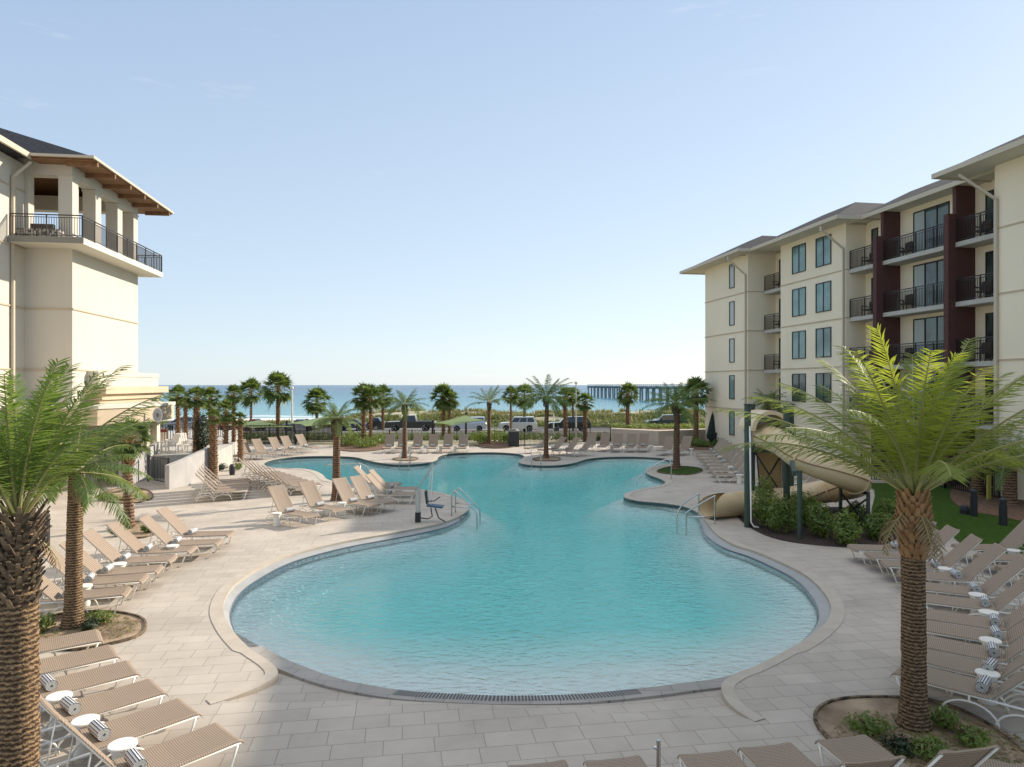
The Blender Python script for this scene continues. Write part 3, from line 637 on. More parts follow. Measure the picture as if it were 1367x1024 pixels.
for i in range(6):
    y = ya+.5 + (yb-ya-1.0)*i/5; m = MB(); m.box(-.01, ex+.02, y-.07, y+.07, EZ-.33, EZ-.133); m.build('rafter_tail', M['wood'], ro)
m = MB(); m.beam((ex-.5,ya+.5,EZ-.1),(xr,ym,RZ-.35),.14,.25); m.beam((ex-.5,yb-.5,EZ-.1),(xr,ym,RZ-.35),.14,.25); m.beam((xr,ym,RZ-.35),(xL,ym,RZ-.35),.16,.25); m.build('ridge_beam', M['darkwood'], ro)
# roof of the long wing running back towards the camera
m = MB(); e2 = av(-17.85); y0 = au(W1, 7); m.add([(e2,y0,15.42),(e2,ya+.1,15.42),(e2-8,ya+.1,18.3),(e2-8,y0,18.3),(e2,y0,15.22),(e2,ya+.1,15.22),(e2-1,ya+.1,15.22),(e2-1,y0,15.22)], [(0,1,2,3),(4,7,6,5)]); r2 = m.build('roof', M['shingle'], lt)
m = MB(); m.box(e2, e2+.12, y0, ya+.1, 15.2, 15.45); m.build('gutter', M['gutter'], r2)
yp = au(W1, 31.6); m = MB(); m.beam((xw+.1,yp,0),(xw+.1,yp,14.3),.13,.11); m.beam((xw+.1,yp,14.3),(e2,yp+.35,15.1),.13,.11); m.build('downpipe', M['gutter'], lt)
# ground-floor base: parapet, cornice, canopy, columns
xa = av(W0+.9)
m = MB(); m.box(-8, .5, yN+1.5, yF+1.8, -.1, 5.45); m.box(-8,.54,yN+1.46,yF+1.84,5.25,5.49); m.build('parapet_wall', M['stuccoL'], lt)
m = MB(); m.box(-8, 1.0, yN+1.2, yF+2.1, 4.35, 4.72); m.box(-8, .75, yN+1.35, yF+1.95, 4.05, 4.35); m.box(-8, .60, yN+1.44, yF+1.88, 3.3, 4.05); m.build('cornice', M['trim'], lt)
m = MB(); m.box(.3,.62,yF+.4,yF+1.2,3.5,3.95); m.build('window', M['glassdark'], lt)
cn = [Vector((-18.55,31.0,0)), Vector((-18.05,33.0,0)), Vector((-17.95,35.0,0)), Vector((-18.3,37.2,0)), Vector((-19.15,39.3,0))]
Mi = Matrix.Translation(OL) @ Matrix.Rotation(atan2(SL,1), 4, 'Z'); Mi.invert()
cc = spline(cn, 5); front = [Mi @ p for p in cc]; back = [Mi @ Vector((-24.5, 31.0, 0)), Mi @ Vector((-24.5, 39.5, 0))]
poly = [(p.x, p.y) for p in front] + [(back[1].x, back[1].y), (back[0].x, back[0].y)]
m = MB(); m.prism(poly, 2.98, 3.72); cnp = m.build('entrance_canopy', M['trim'], lt)
m = MB(); o_ = offset(front, -.06); m.prism([(p.x,p.y) for p in o_] + [(back[1].x, back[1].y), (back[0].x-.0, back[0].y-.07)], 3.725, 3.86); m.build('coping', M['soffit'], cnp)
for px, D in ((183, 36.3), (192, 37.6), (205.5, 38.3), (150, 35.6)):
    p = Mi @ Vector((K(px)*D, D, 0)); m = MB(); m.box(p.x-.24, p.x+.24, p.y-.24, p.y+.24, 0, 2.977); m.build('column', M['stuccoL'], cnp)
sc0 = Vector((K(207)*34.2+.12, 34.2, Z(554, 34.2))); sn = Vector((.45,-.89,0)); ss = Vector((.89,.45,0)); N = 28
def disc(r, d0, d1): return [Mi @ (sc0 + ss*r*.62*cos(2*pi*i/N) + Vector((0,0,r*sin(2*pi*i/N))) + sn*d) for d in (d0, d1) for i in range(N)]
dfs = [tuple(range(N-1,-1,-1)), tuple(range(N,2*N))] + [(i,(i+1)%N,N+(i+1)%N,N+i) for i in range(N)]
m = MB(); m.add(disc(.36, 0, .06), dfs); sg = m.build('round_sign', M['white'], cnp)
m = MB(); m.add(disc(.30, .062, .066), dfs); m.build('sign_panel', M['ramp'], sg); m = MB(); m.add(disc(.11, .068, .074), dfs); m.build('sign_mark', M['slabdark'], sg)
m = MB(); m.beam(Mi @ (sc0 - sn*.01), Mi @ (sc0 - sn*.35), .05); m.build('bracket', M['black'], sg)
m = MB(); m.box(-7, -.3, yN-.02, yF+1, -.1, 2.9); m.build('ground_floor_wall', M['stuccoL'], lt) if False else None
m = MB(); m.box(.505, .56, yN+2.2, yN+4.2, 1.0, 3.0); m.box(.505,.56, yN+4.8, yN+6.6, 1.0, 3.0); m.build('shop_window', M['glassdark'], lt)

# sofa on the tower balcony
so_ = empty('patio_sofa', Mi.inverted() @ Vector((-1.15, yN-.55, ZB+.28)), atan2(SL,1), 'patterned two-seat sofa behind the railing of the tower balcony', 'sofa')
m = MB(); m.box(-.95,-.03,-.3,.3,.02,.48); m.box(.03,.95,-.3,.3,.02,.48); m.build('seat', M['cushion'], so_); m = MB(); m.box(-.5,.5,.15,.35,.48,.8); m.build('backrest', M['wicker'], so_)

# ---------------------------------------------------------------- raised terrace on the left with ramp wall
tz = 1.15
def V2(px, D): return (K(px)*D, D)
terr_poly = [(-24, 36.5), V2(186, 36.4), V2(222, 35.8), V2(262, 36.4), V2(284, 37.0), V2(310, 42.5), V2(318, 50), V2(322, 56), (-40, 56), (-40, 36.5)]
m = MB(); m.prism(terr_poly, -.05, tz); struct(m.build('terrace', M['slab']))
def wallstrip(name, pts, zt, th, mm, label, cat, capm=None, base=-.02):
    P = [Vector((K(a)*D, D, 0)) for a, D in pts]; o = offset(P, th); mb = MB(); n = len(P)
    vs = [Vector((p.x,p.y,base)) for p in P] + [Vector((p.x,p.y,base)) for p in o] + [Vector((p.x,p.y,z)) for p, z in zip(P, zt)] + [Vector((p.x,p.y,z)) for p, z in zip(o, zt)]
    fs = []
    for i in range(n-1): fs += [(i,i+1,2*n+i+1,2*n+i),(n+i+1,n+i,3*n+i,3*n+i+1),(2*n+i,2*n+i+1,3*n+i+1,3*n+i)]
    fs += [(0,2*n,3*n,n),(n-1,2*n-1,4*n-1,3*n-1)]
    mb.add(vs, fs); c = P[0]
    mb.v = [(v[0]-c.x, v[1]-c.y, v[2]) for v in mb.v]
    ob = mb.build(name, mm, loc=(c.x, c.y, 0)); tag(ob, label, cat); return ob
wallstrip('ramp_wall', [(226,31.9),(250,33.2),(281,35.4),(288,39)], [1.10,1.3,1.62,1.65], .22, M['ramp'], 'pale grey concrete ramp wall rising beside the thick-trunked cabbage palm', 'wall')
wallstrip('ramp_wall', [(165,33.0),(196,35.0),(214,37.5)], [1.15,1.5,1.75], .25, M['ramp'], 'pale concrete ramp wall in front of the canopy columns on the left', 'wall')
def fence_run(name, pts, z, h, label, group=None, gap=.16, mt='black', post=2.0, bw=.02):
    P = [Vector((K(a)*D, D, z)) for a, D in pts]; c = P[0]; r = empty(name, c, 0, label, 'fence', group)
    mb = MB(); pm = []
    for a, b in zip(P[:-1], P[1:]):
        a = a-c; b = b-c; L = (b-a).length; up = Vector((0,0,1)); mb.beam(a+up*h, b+up*h, .04); mb.beam(a+up*.12, b+up*.12, .035)
        n = max(1, int(L/gap))
        for i in range(n): p = a.lerp(b, i/n); mb.beam(p+up*.12, p+up*h, bw)
        n = max(1, round(L/post))
        for i in range(n+1): p = a.lerp(b, i/n); q = MB(); q.beam(p, p+up*(h+.06), .07); q.build('post', M[mt], r)
    mb.build('panel', M[mt], r); return r
fence_run('metal_fence', [(198,34.5),(225,33.2)], 0, 1.25, 'black metal gate railing at the left end of the ramp wall')
fence_run('metal_fence', [(214,44),(260,46),(300,48)], tz, 1.1, 'black metal railing round the terrace with white chairs', bw=.03)
fence_run('metal_fence', [(318,55.5),(360,56.5),(410,57.5),(452,58)], -.06, 1.6, 'tall dark metal fence behind the far left loungers', gap=.10, bw=.055)
fence_run('metal_fence', [(686,55),(700,54.5),(760,57),(815,60)], -.06, 1.35, 'dark metal fence between the black bin and the beige wall', gap=.12, bw=.035)
fence_run('metal_fence', [(1150,35),(1225,33.2),(1262,32),(1334,29)], -.02, 1.25, 'black metal garden fence at the foot of the right hotel wing', gap=.12, bw=.03)
fence_run('wire_fence', [(456,60),(520,60),(580,60),(640,60),(682,58)], -.1, 1.0, 'low black wire fence in front of the dark pickup truck', gap=.5, post=1.8)
# beige wall beside the far loungers
m = MB(); P = [V2(816,58), V2(879,54.8), V2(946,57.2), V2(946,58.2), V2(879,56), V2(816,59)]
c = P[0]; m.prism([(p[0]-c[0], p[1]-c[1]) for p in P], -.05, 1.12); m.prism([(p[0]-c[0], p[1]-c[1]) for p in P], 1.12, 1.16)
tag(m.build('planter_wall', M['beigewall'], loc=(c[0], c[1], 0)), 'beige block retaining wall behind the far right loungers', 'wall')
struct(sheet('raised_bed', [V2(816,58.9), V2(879,55.9), V2(946,58), V2(960,63), V2(810,64)], 1.08, M['mulch']))
# ---------------------------------------------------------------- palms
R = random.Random(11); LD = 1.0
def blade(mb, p, d, L, w, n, droop=.25):
    s = d.cross(n).normalized() * w / 2
    q = p + d*L*.5 - Vector((0,0,droop*L*.12)); e = p + d*L - Vector((0,0,droop*L*.5))
    mb.add([p-s*.6, p+s*.6, q+s, q-s, e], [(0,1,2,3),(3,2,4)])
def frond(mb, rb, base, az, el0, L, droop, nl, ll, rr, lw=.028, side=0):
    h = Vector((cos(az), sin(az), 0)); up = Vector((0,0,1)); sd = Vector((-sin(az), cos(az), 0))
    p = Vector(base); N = 14; pts = [p.copy()]; dirs = []
    for i in range(N):
        s = (i+.5)/N; e = el0 - droop*s**1.35; d = (h*cos(e) + up*sin(e) + sd*side*s).normalized(); dirs.append(d); p = p + d*L/N; pts.append(p.copy())
    rb.tube(pts, [rr*(1-.85*i/N) for i in range(N+1)], 4, False)
    for k in range(nl):
        s = .14 + .86*(k+.5)/nl; f = s*N; i = min(N-1, int(f)); p = pts[i].lerp(pts[i+1], f-i); d = dirs[i]
        n = sd.cross(d).normalized()
        prof = min(1, (s-.08)/.25) * (1 - .55*max(0, s-.55)/.45)
        for sg in (-1, 1):
            fw = .55 + .6*s + R.uniform(-.2,.2); lift = R.uniform(.05,.8)
            dd = (sd*sg + d*fw + n*lift).normalized()
            blade(mb, p, dd, ll*prof*R.uniform(.85,1.1), lw*R.uniform(.8,1.2), n, R.uniform(.1,.6)*LD)
def date_crown(c, r, nf, nl, ll, lw=.028, el=(1.45, -.35), mt='date', seed=1, az0=0, dead=6, extra=(), dr0=1.25, ld=1.0):
    global R, LD; LD = ld; R = random.Random(seed); mb = MB(); rb = MB(); db = []
    for i in range(nf):
        t = i/(nf-1); e = el[0] + (el[1]-el[0])*t**.9 + R.uniform(-.1,.1); az = az0 + i*2.39996 + R.uniform(-.15,.15)
        L = r*R.uniform(.88,1.12)*(.8+.25*min(1, t*2.2)); b = Vector(c) + Vector((cos(az), sin(az), 0))*.10*t*r/2
        frond(mb, rb, b, az, e, L, R.uniform(.75,1.15)*(.45+.45*t)*dr0, nl, ll, .02*r/2, lw, R.uniform(-.2,.2))
    for az, e, L, dr in extra: frond(mb, rb, Vector(c), az, e, L, dr, nl, ll, .02*r/2, lw, 0)
    for i in range(dead):
        az = R.uniform(0, 2*pi); d_ = MB(); db.append(d_); frond(d_, rb, Vector(c)-Vector((0,0,.15)), az, -.5, r*.35, .9, 14, ll*.5, .012, lw)
    return mb, rb, db
def palm_trunk(h, r0, r1, n=12, rows=None, amp=.12, flare=1.25, lean=(0,0), seed=0, spacing=.09, ph=8):
    q = random.Random(seed); rows = rows or int(h/spacing*2)+2; mb = MB(); vs = []
    for j in range(rows+1):
        t = j/rows; z = h*t; r = (r0 + (r1-r0)*t) * (1 + (flare-1)*exp(-z/.25))
        ox = lean[0]*t*t; oy = lean[1]*t*t
        for i in range(n):
            a = 2*pi*i/n; s = ((z/spacing) + ph*a/(2*pi)) % 1.0; s2 = ((z/spacing) - ph*a/(2*pi)) % 1.0
            d = 1 + amp*(max(s, s2) - .5) + q.uniform(-.03,.03); vs.append((ox+r*d*cos(a), oy+r*d*sin(a), z))
    mb.add(vs, [(j*n+i, j*n+(i+1)%n, (j+1)*n+(i+1)%n, (j+1)*n+i) for j in range(rows) for i in range(n)])
    mb.add([(lean[0], lean[1], h+.02)] + vs[-n:], [(0, 1+i, 1+(i+1)%n) for i in range(n)]); return mb
def boots(mb, z0, z1, r, n, rows, L=.2, w=.1, out=.5, seed=3, prof=None):
    q = random.Random(seed)
    for j in range(rows):
        t = j/rows; z = z0 + (z1-z0)*t; rr = r*(prof(t) if prof else 1)
        for i in range(n):
            a = 2*pi*(i + .5*(j%2))/n + q.uniform(-.05,.05); l = L*q.uniform(.75,1.25); c = Vector((cos(a), sin(a), 0)); s = Vector((-sin(a), cos(a), 0)); o = out*q.uniform(.7,1.3)
            b = c*rr*.86 + Vector((0,0,z)); d = (c*o + Vector((0,0,1))).normalized(); nn = (c - Vector((0,0,o))).normalized()
            e = b + d*l; th = w*.35; ww = w*.75
            vs = [b-s*w-nn*th, b+s*w-nn*th, b+s*w+nn*th, b-s*w+nn*th, e-s*ww*.6-nn*th*.6, e+s*ww*.6-nn*th*.6, e+s*ww*.7+nn*th*.4, e-s*ww*.7+nn*th*.4]
            mb.add(vs, [(0,1,2,3),(7,6,5,4),(0,4,5,1),(1,5,6,2),(2,6,7,3),(3,7,4,0)])
def fan_crown(c, r, nf=26, seed=1, nb=14, el=(1.5,-1.0)):
    q = random.Random(seed); mb = MB(); rb = MB(); c = Vector(c)
    for i in range(nf):
        t = i/(nf-1); e = el[0]+(el[1]-el[0])*t+q.uniform(-.15,.15); az = i*2.39996+q.uniform(-.2,.2)
        d = Vector((cos(az)*cos(e), sin(az)*cos(e), sin(e))); pl = r*q.uniform(.42,.6); sag = Vector((0,0,-.12*r))
        p = c + d*pl + sag*.4; rb.tube([c, c+d*pl*.5+Vector((0,0,.03)), p], .012*r, 3, False)
        s = Vector((-sin(az), cos(az), 0)); n = s.cross(d).normalized()
        tw = q.uniform(-.5,.5); s2 = s*cos(tw)+n*sin(tw); n2 = s2.cross(d).normalized()
        for k in range(nb):
            a = -1.75 + 3.5*k/(nb-1); dd = (d*cos(a) + s2*sin(a) - n2*.18*abs(sin(a))).normalized(); L = r*q.uniform(.42,.56)*(1-.15*abs(a)/1.75)
            blade(mb, p, dd, L, r*.085, n2, .45+q.uniform(-.3,.4))
    return mb, rb
def place_palm(name, x, y, z, trunk, crown, rb, db, label, group=None, boot=None, mats=('trunkfar','date','rachis'), bootmat='boot', cat='palm tree', rz=0):
    r = empty(name, (x, y, z), rz, label, cat, group)
    t = trunk.build('trunk', M[mats[0]], r, smooth=True); c = crown.build('crown', M[mats[1]], r)
    rb.build('frond_stem', M[mats[2]], c)
    for d_ in db or []: d_.build('dead_frond', M['dry'], r)
    if boot: boot.build('leaf_base', M[bootmat], t)
    return r
GPALM = 'palms around the pool'
def ground_at(py, tol=40):
    D = F*H/(py-HOR)
    for _ in range(tol): D = F*(H - (terr(0, D) if D > 57 else 0))/(py-HOR)
    return D
# foreground right date palm
b = G(1220, 972); D = b.y; tz_ = Z(662, D); h = tz_
sc_ = D/F
cr, rb, db = date_crown((0,0,h+.05), 2.5, 31, 64, .43, .023, (1.5,.55), seed=21, dead=5, dr0=1.0, ld=.45, extra=[][:0] and [(radians(176), .62, 2.5, .95), (radians(186), .95, 2.3, .9), (radians(170), .28, 2.45, .5), (radians(8), .50, 2.7, .5), (radians(-6), .30, 2.6, .45),(radians(20), .8, 2.6, .5)])
bt = MB(); boots(bt, h-.85, h+.05, .155, 10, 13, .15, .045, .5, 5, lambda t: .92+.34*sin(pi*min(1, t*.9+.1)))
tr = palm_trunk(h, .15, .135, 40, int(h/.016), .26, 1.45, (-.02,0), 3, .065, 10)
place_palm('date_palm', b.x, b.y, 0, tr, cr, rb, db, 'tall date palm with bright fronds in the round bed at the near right', None, bt, ('trunk','date','rachis'))
# foreground left date palm (base below the frame)
D = 6.6; x = K(24)*D; h = Z(700, D)
cr, rb, db = date_crown((0,0,h+.1), 1.6, 27, 60, .30, .016, (1.5,.85), seed=33, dead=3, mt='date2', dr0=.9, ld=.5)
bt = MB(); boots(bt, h-.80, h+.12, .15, 10, 14, .17, .030, .80, 8, lambda t: .9+.25*t)
bt.cur = 0
tr = palm_trunk(h, .172, .15, 36, int(h/.018), .24, 1.2, (0,0), 4, .07, 9)
place_palm('date_palm', x, D, 0, tr, cr, rb, db, 'nearest date palm on the left edge, shaggy dark frond stubs on its trunk', None, bt, ('trunk','date2','rachis'), 'bootdk')
# second left date palm
b = G(98, 838); D = b.y; h = Z(632, D)
cr, rb, db = date_crown((0,0,h), 1.45, 28, 50, .30, .019, (1.2,-.25), seed=45, dead=3)
tr = palm_trunk(h, .145, .125, 24, int(h/.022), .24, 1.6, (.06,0), 5, .08, 9)
place_palm('date_palm', b.x, b.y, 0, tr, cr, rb, db, 'date palm in the sandy bed at left beside the row of seven loungers', None, None, ('trunk','date2','rachis'))
# mid and far date palms: base px, base py, crown centre py, frond reach in px, label
dates = [(449,668,560,34,'date palm standing behind the loungers on the pool peninsula at left','date3',1.25),
 (540,612,541,30,'small date palm in a round bed by the ladder, in front of the pickup','date3',1.1),
 (729,612,531,38,'date palm with grey-green crown on the pool edge by the ladder','date2',1.2),
 (903,626,540,42,'date palm on the right pool edge beside the curved handrail','date2',1.2),
 (653,593,538,28,'young date palm with sparse upright fronds in front of the silver minivan','date3',1.3)]
for i, (px, py, cy_, rp, lab, mt, e0) in enumerate(dates):
    D = F*H/(py-HOR); x = K(px)*D; h = Z(cy_, D); r = rp*D/F*1.08
    cr, rb, db = date_crown((0,0,h), r, 26 if i != 4 else 13, 34, r*.22, r*.019, (e0+.1,-.15 if i != 4 else .3), seed=60+i*3, dead=0)
    w = [.17,.15,.16,.19,.15][i]
    tr = palm_trunk(h, w, w*.8, 12, int(h/.05), .16, 1.5, (R.uniform(-.08,.08),0), i, .1, 7)
    bt = MB(); boots(bt, h-.6, h, w*.9, 7, 6, .2, .05, .5, i, lambda t: 1+.25*t)
    place_palm('date_palm', x, D, 0, tr, cr, rb, db, lab, GPALM, bt, ('trunkfar',mt,'rachis'), 'bootdk')
# cabbage palms: base px, base py, crown centre py, crown radius px, trunk radius m, orange booted?, label
sab = [(238,590,525,16,.16,'leftmost of the cabbage palms on the terrace, beside the round canopy sign'),
 (248,592,535,9,.15,'slim cabbage palm just right of the leftmost terrace palm'),
 (262,606,527,17,.20,'tall cabbage palm on the terrace left of the dark cypress'),
 (281,603,528,17,.17,'cabbage palm rising behind the thick orange trunk at the ramp wall'),
 (285,640,553,12,.24,'thick orange-trunked cabbage palm with a tiny crown at the ramp wall end'),
 (301,617,546,17,.18,'cabbage palm with ragged boots right of the thick orange trunk'),
 (321,616,556,11,.20,'short-crowned cabbage palm behind the row of eight loungers'),
 (312,590,523,14,.15,'slender cabbage palm behind the left shade sail'),
 (335,580,520,20,.14,'thin cabbage palm with wide dark crown left of the tallest one'),
 (371,588,514,24,.22,'tallest cabbage palm behind the far left loungers'),
 (423,573,532,20,.20,'bushy dark cabbage palm beyond the right end of the left shade sails'),
 (485,594,526,19,.20,'left one of the pair of cabbage palms in the planting bed by the navy sedan'),
 (495,595,528,19,.15,'right one of the pair of cabbage palms in the planting bed by the navy sedan'),
 (511,574,526,17,.22,'cabbage palm just left of the dark pickup truck'),
 (592,586,527,20,.20,'cabbage palm with full round crown between the pickup and the silver minivan'),
 (600,586,530,15,.16,'second trunk grown against the round-crowned palm between pickup and minivan'),
 (682,578,524,13,.14,'thin dark cabbage palm in front of the white wagon'),
 (700,576,525,18,.17,'cabbage palm behind the middle of the white wagon'),
 (755,590,526,15,.22,'left one of three cabbage palms by the metal fence, in front of the black wagon'),
 (765,576,525,13,.15,'middle one of three cabbage palms by the metal fence'),
 (781,590,533,14,.22,'right one of three cabbage palms by the metal fence, with orange trunk'),
 (838,569,523,17,.21,'lone cabbage palm above the beige wall in front of the pier'),
 (929,594,520,21,.24,'cabbage palm at the far corner of the right hotel wing')]
for i, (px, py, cy_, rp, tw, lab) in enumerate(sab):
    base = 0
    if i < 4 or i == 7: D = F*(H-tz)/(py-HOR); base = tz
    else: D = ground_at(py); base = terr(0, D) if D > 57 else 0
    if i == 21: D = 60; base = terr(0,60)+1.1
    x = K(px)*D; h = Z(cy_+3, D)-base; r = rp*D/F
    mb, rb = fan_crown((0,0,h), r*1.15, 42 if rp > 12 else 28, 100+i, 14)
    tw *= .78; tr = palm_trunk(h, tw, tw*.85, 12, int(h/.055), .22, 1.2, (R.uniform(-.1,.1),0), i, .13, 5)
    bt = MB(); boots(bt, h*.12, h, tw*1.0, 7, int(h*5), .15, .04, .7, i)
    place_palm('cabbage_palm', x, D, base, tr, mb, rb, None, lab, 'cabbage palms between the pool and the road', bt, ('bole','fan','rachis'), 'boot')
# other palms: near left fan palm, behind the slide, by the right building
b = G(172, 706); D = b.y; h = Z(585, D); mb, rb = fan_crown((0,0,h), .85, 34, 300, 16); tr = palm_trunk(h, .15, .15, 16, 70, .2, 1.4, (-.12,0), 6, .1, 6)
bt = MB(); boots(bt, h-.9, h, .15, 7, 9, .16, .05, .6, 3); place_palm('cabbage_palm', b.x, b.y, 0, tr, mb, rb, None, 'short cabbage palm behind the left loungers, in front of the round-cornered canopy', None, bt, ('bole','fan','rachis'))
for px, py, cy_, rp, lab in ((1305,662,578,44,'left one of two date palms in the straw bed by the right hotel wing'), (1348,674,588,48,'right one of two date palms in the straw bed, against the cream wall')):
    b = G(px, py); D = b.y; h = Z(cy_+30, D); r = rp*D/F*1.3; cr, rb, db = date_crown((0,0,h), r, 24, 30, r*.2, .03, (1.3,-.2), seed=px, dead=0)
    tr = palm_trunk(h, .24, .21, 16, int(h/.04), .14, 1.3, (.05,0), 8, .09, 7); place_palm('date_palm', b.x, b.y, 0, tr, cr, rb, db, lab, 'date palms by the right hotel wing', None, ('bole','date2','rachis'))
D = 46; x = K(1026)*D; h = Z(536, D); cr, rb, db = date_crown((0,0,h), 1.5, 22, 24, .35, .035, (1.2,-.4), seed=9, dead=0); tr = palm_trunk(h, .18, .15, 12, 60, .15, 1.3)
place_palm('date_palm', x, D, 0, tr, cr, rb, db, 'dark date palm behind the slide tower against the cream hotel wall', None, None, ('trunkfar','date2','rachis'))

# ---------------------------------------------------------------- shrubs
def leaf_cloud(mb, c, rx, ry, rz, n, s, seed, up=.3, shell=.45):
    q = random.Random(seed)
    for _ in range(n):
        d = Vector((q.gauss(0,1), q.gauss(0,1), q.gauss(0,1))).normalized(); t = q.uniform(shell, 1)**.6 * q.uniform(.85, 1.12)
        p = Vector((c[0]+d.x*rx*t, c[1]+d.y*ry*t, c[2]+d.z*rz*t)); 
        n1 = (d + Vector((q.uniform(-.8,.8), q.uniform(-.8,.8), q.uniform(-.3,.9)))).normalized(); a = n1.cross(Vector((q.gauss(0,1),q.gauss(0,1),q.gauss(0,1)))).normalized(); b = n1.cross(a); k = s*q.uniform(.7,1.4)
        mb.add([p-a*k, p-b*k*.4, p+a*k, p+b*k*.4], [(0,1,2,3)])
def shrub(x, y, z, w, h, label, n=500, s=.06, m='shrub', group=None, seed=0, name='shrub', lobes=5):
    q = random.Random(seed); r = empty(name, (x,y,z), 0, label, 'shrub', group); mb = MB()
    for i in range(lobes):
        a = q.uniform(0, 6.28); o = q.uniform(0,.45)*w; hh = h*q.uniform(.55,1); leaf_cloud(mb, (o*cos(a), o*sin(a), hh*.52), w*.42, w*.42, hh*.5, n//lobes, s, seed*7+i)
    mb.build('foliage', M[m], r); st = MB()
    for i in range(4):
        a = q.uniform(0,6.28); st.tube([(0,0,0), (cos(a)*w*.15, sin(a)*w*.15, h*.4), (cos(a)*w*.3, sin(a)*w*.3, h*.8)], [.02,.014,.006], 4, False)
    st.build('stem', M['trunkfar'], r); return r
wb = [(1022,704,1.0,1.75),(1046,712,.95,1.35),(1083,703,1.1,1.35),(1096,718,.9,1.2),(1126,726,.95,1.05),(1168,720,.9,.95),(1190,705,.9,1.15),(1150,700,.8,.8),(1062,690,1.0,1.0)]
wl = ['tallest shrub, at the left end of the dark mulch bed below the slide','shrub just right of the tallest one below the slide','shrub behind the thin green pole in the mulch bed','shrub directly right of the thin green pole','bushy shrub at the front middle of the mulch bed','shrub near the lounger end of the mulch bed','loose shrub at the right back end of the mulch bed','low shrub under the crossed steel braces','shrub half hidden behind the slide tube post']
for i, ((px, py, w, h), l) in enumerate(zip(wb, wl)): p = G(px, py); shrub(p.x, p.y, 0, w*.95, h*1.05, l, 1050, .062, 'shrub', 'shrubs in the mulch bed below the slide', 10+i)
for i, (px, py, w, h, l, m) in enumerate([(57,846,.42,.38,'small round shrub left of the palm in the sandy bed','shrub'),(138,834,.5,.34,'small spreading shrub right of the palm in the sandy bed','shrub'),(118,843,.35,.25,'low tuft at the foot of the left bed palm','shrubdk'),
    (200,712,.45,.35,'small shrub behind the third lounger from the back on the left','shrub'),(160,716,.4,.35,'small shrub left of the short cabbage palm trunk','shrub'),(140,668,1.0,.35,'low ground shrub under the drooping palm on the left','shrub'),(172,668,.8,.3,'small low shrub right of the one under the drooping palm','shrub'),
    (1163,984,.55,.30,'small leafy plant left of the near right palm trunk','shrub'),(1262,975,.42,.34,'leafy plant just right of the near right palm trunk','shrub'),(1292,992,.5,.25,'sprawling weed right of the near right palm','shrub'),(1246,1020,.5,.32,'leafy plant in front of the near right palm','shrub'),(1200,1005,.45,.2,'low weed at the front of the near right bed','shrubdk'),
    (318,628,.6,.5,'low shrub at the foot of the short-crowned cabbage palm','shrub'),(298,628,.5,.4,'low shrub beside the thick orange trunk','shrubdk')]):
    p = G(px, py); shrub(p.x, p.y, .03, w, h, l, 420, .032 if py > 800 else .045, m, None, 40+i, lobes=4)
k = 0
fars = [(462,596,1.6,1.1),(474,594,1.8,1.3),(485,598,1.4,.9),(500,596,1.3,1.0),(508,592,1.2,1.0),(647,592,1.6,1.2),(660,590,1.8,1.5),(671,591,1.7,1.5),(679,592,1.3,1.0),(640,590,1.2,.9),(925,595,1.0,.8),(940,597,1.3,.8),(960,596,1.0,.7)]
fl_ = ['leftmost leafy shrub in the bed by the navy sedan','broad shrub in the bed by the navy sedan, second from the left','low shrub between the trunks of the paired palms','shrub right of the paired palms in the planting bed','rightmost shrub of the bed left of the far loungers','shrub left of the young date palm by the minivan','tall bright shrub right of the young date palm','bright shrub next to the black bin','rightmost shrub against the black bin','lowest shrub at the left end of the minivan bed','shrub at the left of the far corner palm','shrub behind the rightmost far lounger','shrub beside the closed green umbrella']
for (px, py, w, h), l in zip(fars, fl_): p = G(px, py); shrub(p.x, p.y, 0, w, h, l, 420, .09, 'shrub', 'shrubs in the far planting beds', 70+k); k += 1
# cypress on the terrace
p = G(270, 606, tz); r = empty('cypress', (p.x,p.y,tz), 0, 'narrow dark cypress on the terrace between two cabbage palms', 'tree'); mb = MB(); leaf_cloud(mb, (0,0,1.1), .42, .42, 1.15, 1300, .07, 5); mb.build('crown', M['shrubdk'], r); mb = MB(); mb.tube([(0,0,0),(0,0,1.6)], [.06,.02], 6); mb.build('trunk', M['trunkfar'], r)
# hedge masses and dune plants nobody could count
def scatter(name, n, fx, m, label, cat, s0, seed, k=7):
    q = random.Random(seed); mb = MB()
    for _ in range(n):
        x, y, sc2 = fx(q); z = terr(x, y)
        if y > 97 and vnoise(x*.33+7, y*.45) > (.62 if x < 2 else .46): continue
        for j in range(k):
            a = q.uniform(0,6.28); o = q.uniform(0,.35)*sc2; l = s0*sc2*q.uniform(.6,1.2); t = q.uniform(.1,.75); bx = x+o*cos(a); by = y+o*sin(a)
            d = Vector((cos(a)*t, sin(a)*t, 1)).normalized(); sdd = Vector((-sin(a), cos(a), 0))*l*.09
            P0 = Vector((bx,by,z-.03)); mb.add([P0-sdd, P0+sdd, P0+d*l*.6+sdd*.8, P0+d*l*.6-sdd*.8, P0+d*l+Vector((cos(a),sin(a),-.4))*l*.2], [(0,1,2,3),(3,2,4)])
    return tag(mb.build(name, M[m]), label, cat, None, 'stuff')
M['oats'] = leafmat('sea_oats', (.16,.17,.05), (.34,.29,.13), (.25,.24,.07), .15, .35)
M['dunegreen'] = leafmat('dune_green', (.07,.105,.025), (.15,.17,.05), (.16,.2,.04), .2, .3)
scatter('dune_grass', 9000, lambda q: (q.uniform(-62,62), 91+22*q.random()**.8, q.uniform(.6,1.3)), 'oats', 'pale sea oats and grasses covering the dunes beyond the road', 'grass', .62, 5)
